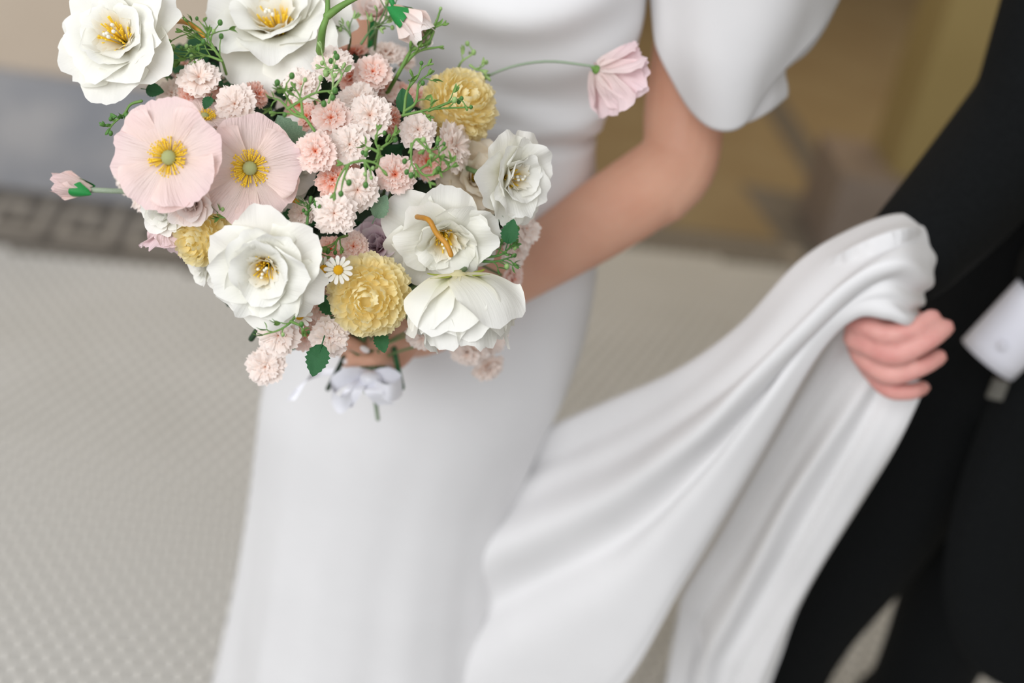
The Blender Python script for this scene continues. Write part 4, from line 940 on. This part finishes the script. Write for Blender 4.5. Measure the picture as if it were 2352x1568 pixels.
# ================================================================== THE GROOM
groot = Vector((PY(2200, 1300, 1.6).x, 1.6, 0))
groom = empty('person', 'groom in a black suit carrying the white train over his wrist', 'person', Matrix.Translation(groot))
MG = Matrix.Translation(-groot)
hipR, kneeR = PY(2200, 880, 1.62), PY(1815, 1480, 1.58)
hipL, kneeL = PY(2420, 900, 1.66), PY(2115, 1560, 1.70)
footR = Vector((kneeR.x - .02, 1.56, 0)); footL = Vector((kneeL.x + .01, 1.74, 0))
V, F = [], []
for h, k, ft in ((hipR, kneeR, footR), (hipL, kneeL, footL)):
    chain(V, F, [h, (h + k) / 2, k, ft + Vector((0, 0, .05))], [.105, .092, .072, .085], 24, 26)
chain(V, F, [(hipR + hipL) / 2 + Vector((0, .02, .16)), (hipR + hipL) / 2 + Vector((0, .02, .02))], [.15, .16], 8, 26)
remesh_union('trousers', V, F, .006, 6, M['suit'], groom, MG)
for ft in (footR, footL):
    V, F = [], []; chain(V, F, [ft + Vector((0, .05, .04)), ft + Vector((0, -.05, .04)), ft + Vector((0, -.2, .03))], [.038, .042, .026], 12, 16)
    obj('shoe', mesh('shoe', V, F), M['suit'], groom, MG)
# jacket: trunk + both sleeves
shR, elR, foR, wrR = PY(2560, -260, 1.62), PY(2375, 255, 1.55), PY(2235, 430, 1.45), PY(2085, 590, 1.345)
V, F = [], []
tc = (hipR + hipL) / 2; tX = tc.x + .06
trunk = [Vector((tX - .03, 1.66, .80)), Vector((tX - .01, 1.66, .95)), Vector((tX, 1.66, 1.10)), Vector((tX + .02, 1.66, 1.28)), Vector((tX + .03, 1.66, 1.42))]
chain(V, F, trunk, [.185, .18, .175, .19, .16], 20, 32, (Vector((0, 1, 0)), .68))
chain(V, F, [shR, (shR + elR) / 2, elR], [.085, .076, .068], 14, 22)
chain(V, F, [elR, foR, wrR], [.070, .064, .052], 14, 22)
chain(V, F, [trunk[-1], shR], [.10, .085], 8, 20)
shL, elL, foL = Vector((tX + .26, 1.62, 1.40)), PY(2640, 330, 1.56), PY(2440, 640, 1.49)
chain(V, F, [shL, elL], [.085, .07], 10, 20); chain(V, F, [elL, foL], [.068, .054], 10, 20); chain(V, F, [trunk[-1], shL], [.10, .085], 8, 20)
remesh_union('jacket', V, F, .006, 8, M['suit'], groom, MG)
# open jacket front with rounded corner
J = [[(2290, 850, 1.50), (2320, 860, 1.48), (2380, 860, 1.47), (2450, 860, 1.49)],
     [(2285, 900, 1.50), (2320, 905, 1.485), (2380, 905, 1.48), (2450, 900, 1.50)],
     [(2235, 1020, 1.49), (2280, 1030, 1.475), (2350, 1030, 1.47), (2440, 1030, 1.50)],
     [(2185, 1180, 1.48), (2240, 1190, 1.46), (2330, 1190, 1.455), (2440, 1190, 1.48)],
     [(2165, 1330, 1.475), (2220, 1350, 1.455), (2320, 1360, 1.45), (2440, 1360, 1.47)],
     [(2185, 1440, 1.475), (2230, 1480, 1.46), (2320, 1510, 1.45), (2440, 1520, 1.47)],
     [(2230, 1510, 1.48), (2260, 1545, 1.465), (2330, 1580, 1.455), (2440, 1600, 1.47)]]
cloth('jacket_front', [[PY(*p) for p in s] for s in J], 40, 40, lambda s, t: .003 * math.sin(t * 8), groom, MG, M['suit'], .004)
# shirt cuff of his other arm
def ring_loft(name, c0, c1, r0, r1, parent, mtx, mat, thick=.0025, flat=.75):
    ax = (c1 - c0).normalized(); h = ax.orthogonal().normalized(); g = ax.cross(h); V = []; n = 28
    for j in range(7):
        t = j / 6; c = c0.lerp(c1, t); r = r0 + (r1 - r0) * t
        for i in range(n):
            a = 6.283 * i / n; V.append(c + h * math.cos(a) * r + g * math.sin(a) * r * flat)
    o = obj(name, mesh(name, V, grid_faces(n, 7, True)), mat, parent, mtx)
    md = o.modifiers.new('thickness', 'SOLIDIFY'); md.thickness = thick; return o
cuff = ring_loft('shirt_cuff', PY(2268, 826, 1.462), PY(2400, 690, 1.475), .046, .048, groom, MG, M['shirt'])
V, F = [], []; tube([PY(2300, 795, 1.422), PY(2302, 793, 1.418)], [.005, .005], 12, V, F); obj('cuff_button', mesh('cuff_button', V, F), M['shirt'], cuff)
V, F = [], []; box(V, F, PY(2292, 893, 1.455), (.018, .006, .026)); obj('belt_buckle', mesh('belt_buckle', V, F, smooth=False), M['metal'], groom, MG)
# body: hand closed on the cloth, plus trunk core
V, F = [], []
YH = 1.262
chain(V, F, [wrR, PY(2045, 655, 1.30), PY(2010, 725, 1.285)], [.03, .029, .031], 10, 18)
palm = [PY(2010, 735, 1.285), PY(2015, 780, 1.285), PY(2030, 835, 1.29)]
chain(V, F, palm, [.030, .032, .026], 10, 18)
FG = [([(1962, 738, 1.272), (2000, 752, 1.255), (2040, 766, 1.245), (2096, 755, 1.245), (2142, 728, 1.26)], .0106),
      ([(1962, 775, 1.270), (2010, 800, 1.250), (2060, 814, 1.240), (2130, 783, 1.243), (2172, 752, 1.26)], .0110),
      ([(1978, 815, 1.272), (2015, 846, 1.252), (2055, 860, 1.243), (2115, 842, 1.246), (2156, 820, 1.26)], .0106),
      ([(2005, 855, 1.276), (2025, 882, 1.258), (2055, 898, 1.252), (2096, 899, 1.252), (2120, 890, 1.265)], .0092)]
for k, (fp, r) in enumerate(FG):
    fp = [PY(*p) for p in fp]; chain(V, F, [palm[min(2, k)] if k < 3 else palm[2], fp[0]], [.016, r * 1.1], 6, 12)
    chain(V, F, fp, [r * 1.12, r * 1.05, r * 1.05, r * .95, r * .86], 22, 14)
chain(V, F, [PY(2020, 720, 1.29), PY(2070, 720, 1.30), PY(2110, 740, 1.295)], [.015, .013, .011], 10, 12)
chain(V, F, [foR, wrR], [.035, .03], 8, 16); chain(V, F, [elR, foR], [.04, .036], 8, 16); chain(V, F, [shR, elR], [.05, .042], 8, 16)
chain(V, F, [trunk[-1], shR], [.06, .05], 8, 16); chain(V, F, [trunk[-1], shL], [.06, .05], 8, 16); chain(V, F, [shL, elL], [.05, .042], 8, 16)
chain(V, F, [elL, foL, PY(2350, 735, 1.49), PY(2310, 800, 1.52)], [.042, .034, .028, .026], 12, 16)
chain(V, F, trunk, [.10] * 5, 10, 18); chain(V, F, [trunk[-1], trunk[-1] + Vector((0, 0, .12))], [.06, .058], 6, 18)
remesh_union('body', V, F, .0034, 6, M['skin2'], groom, MG)
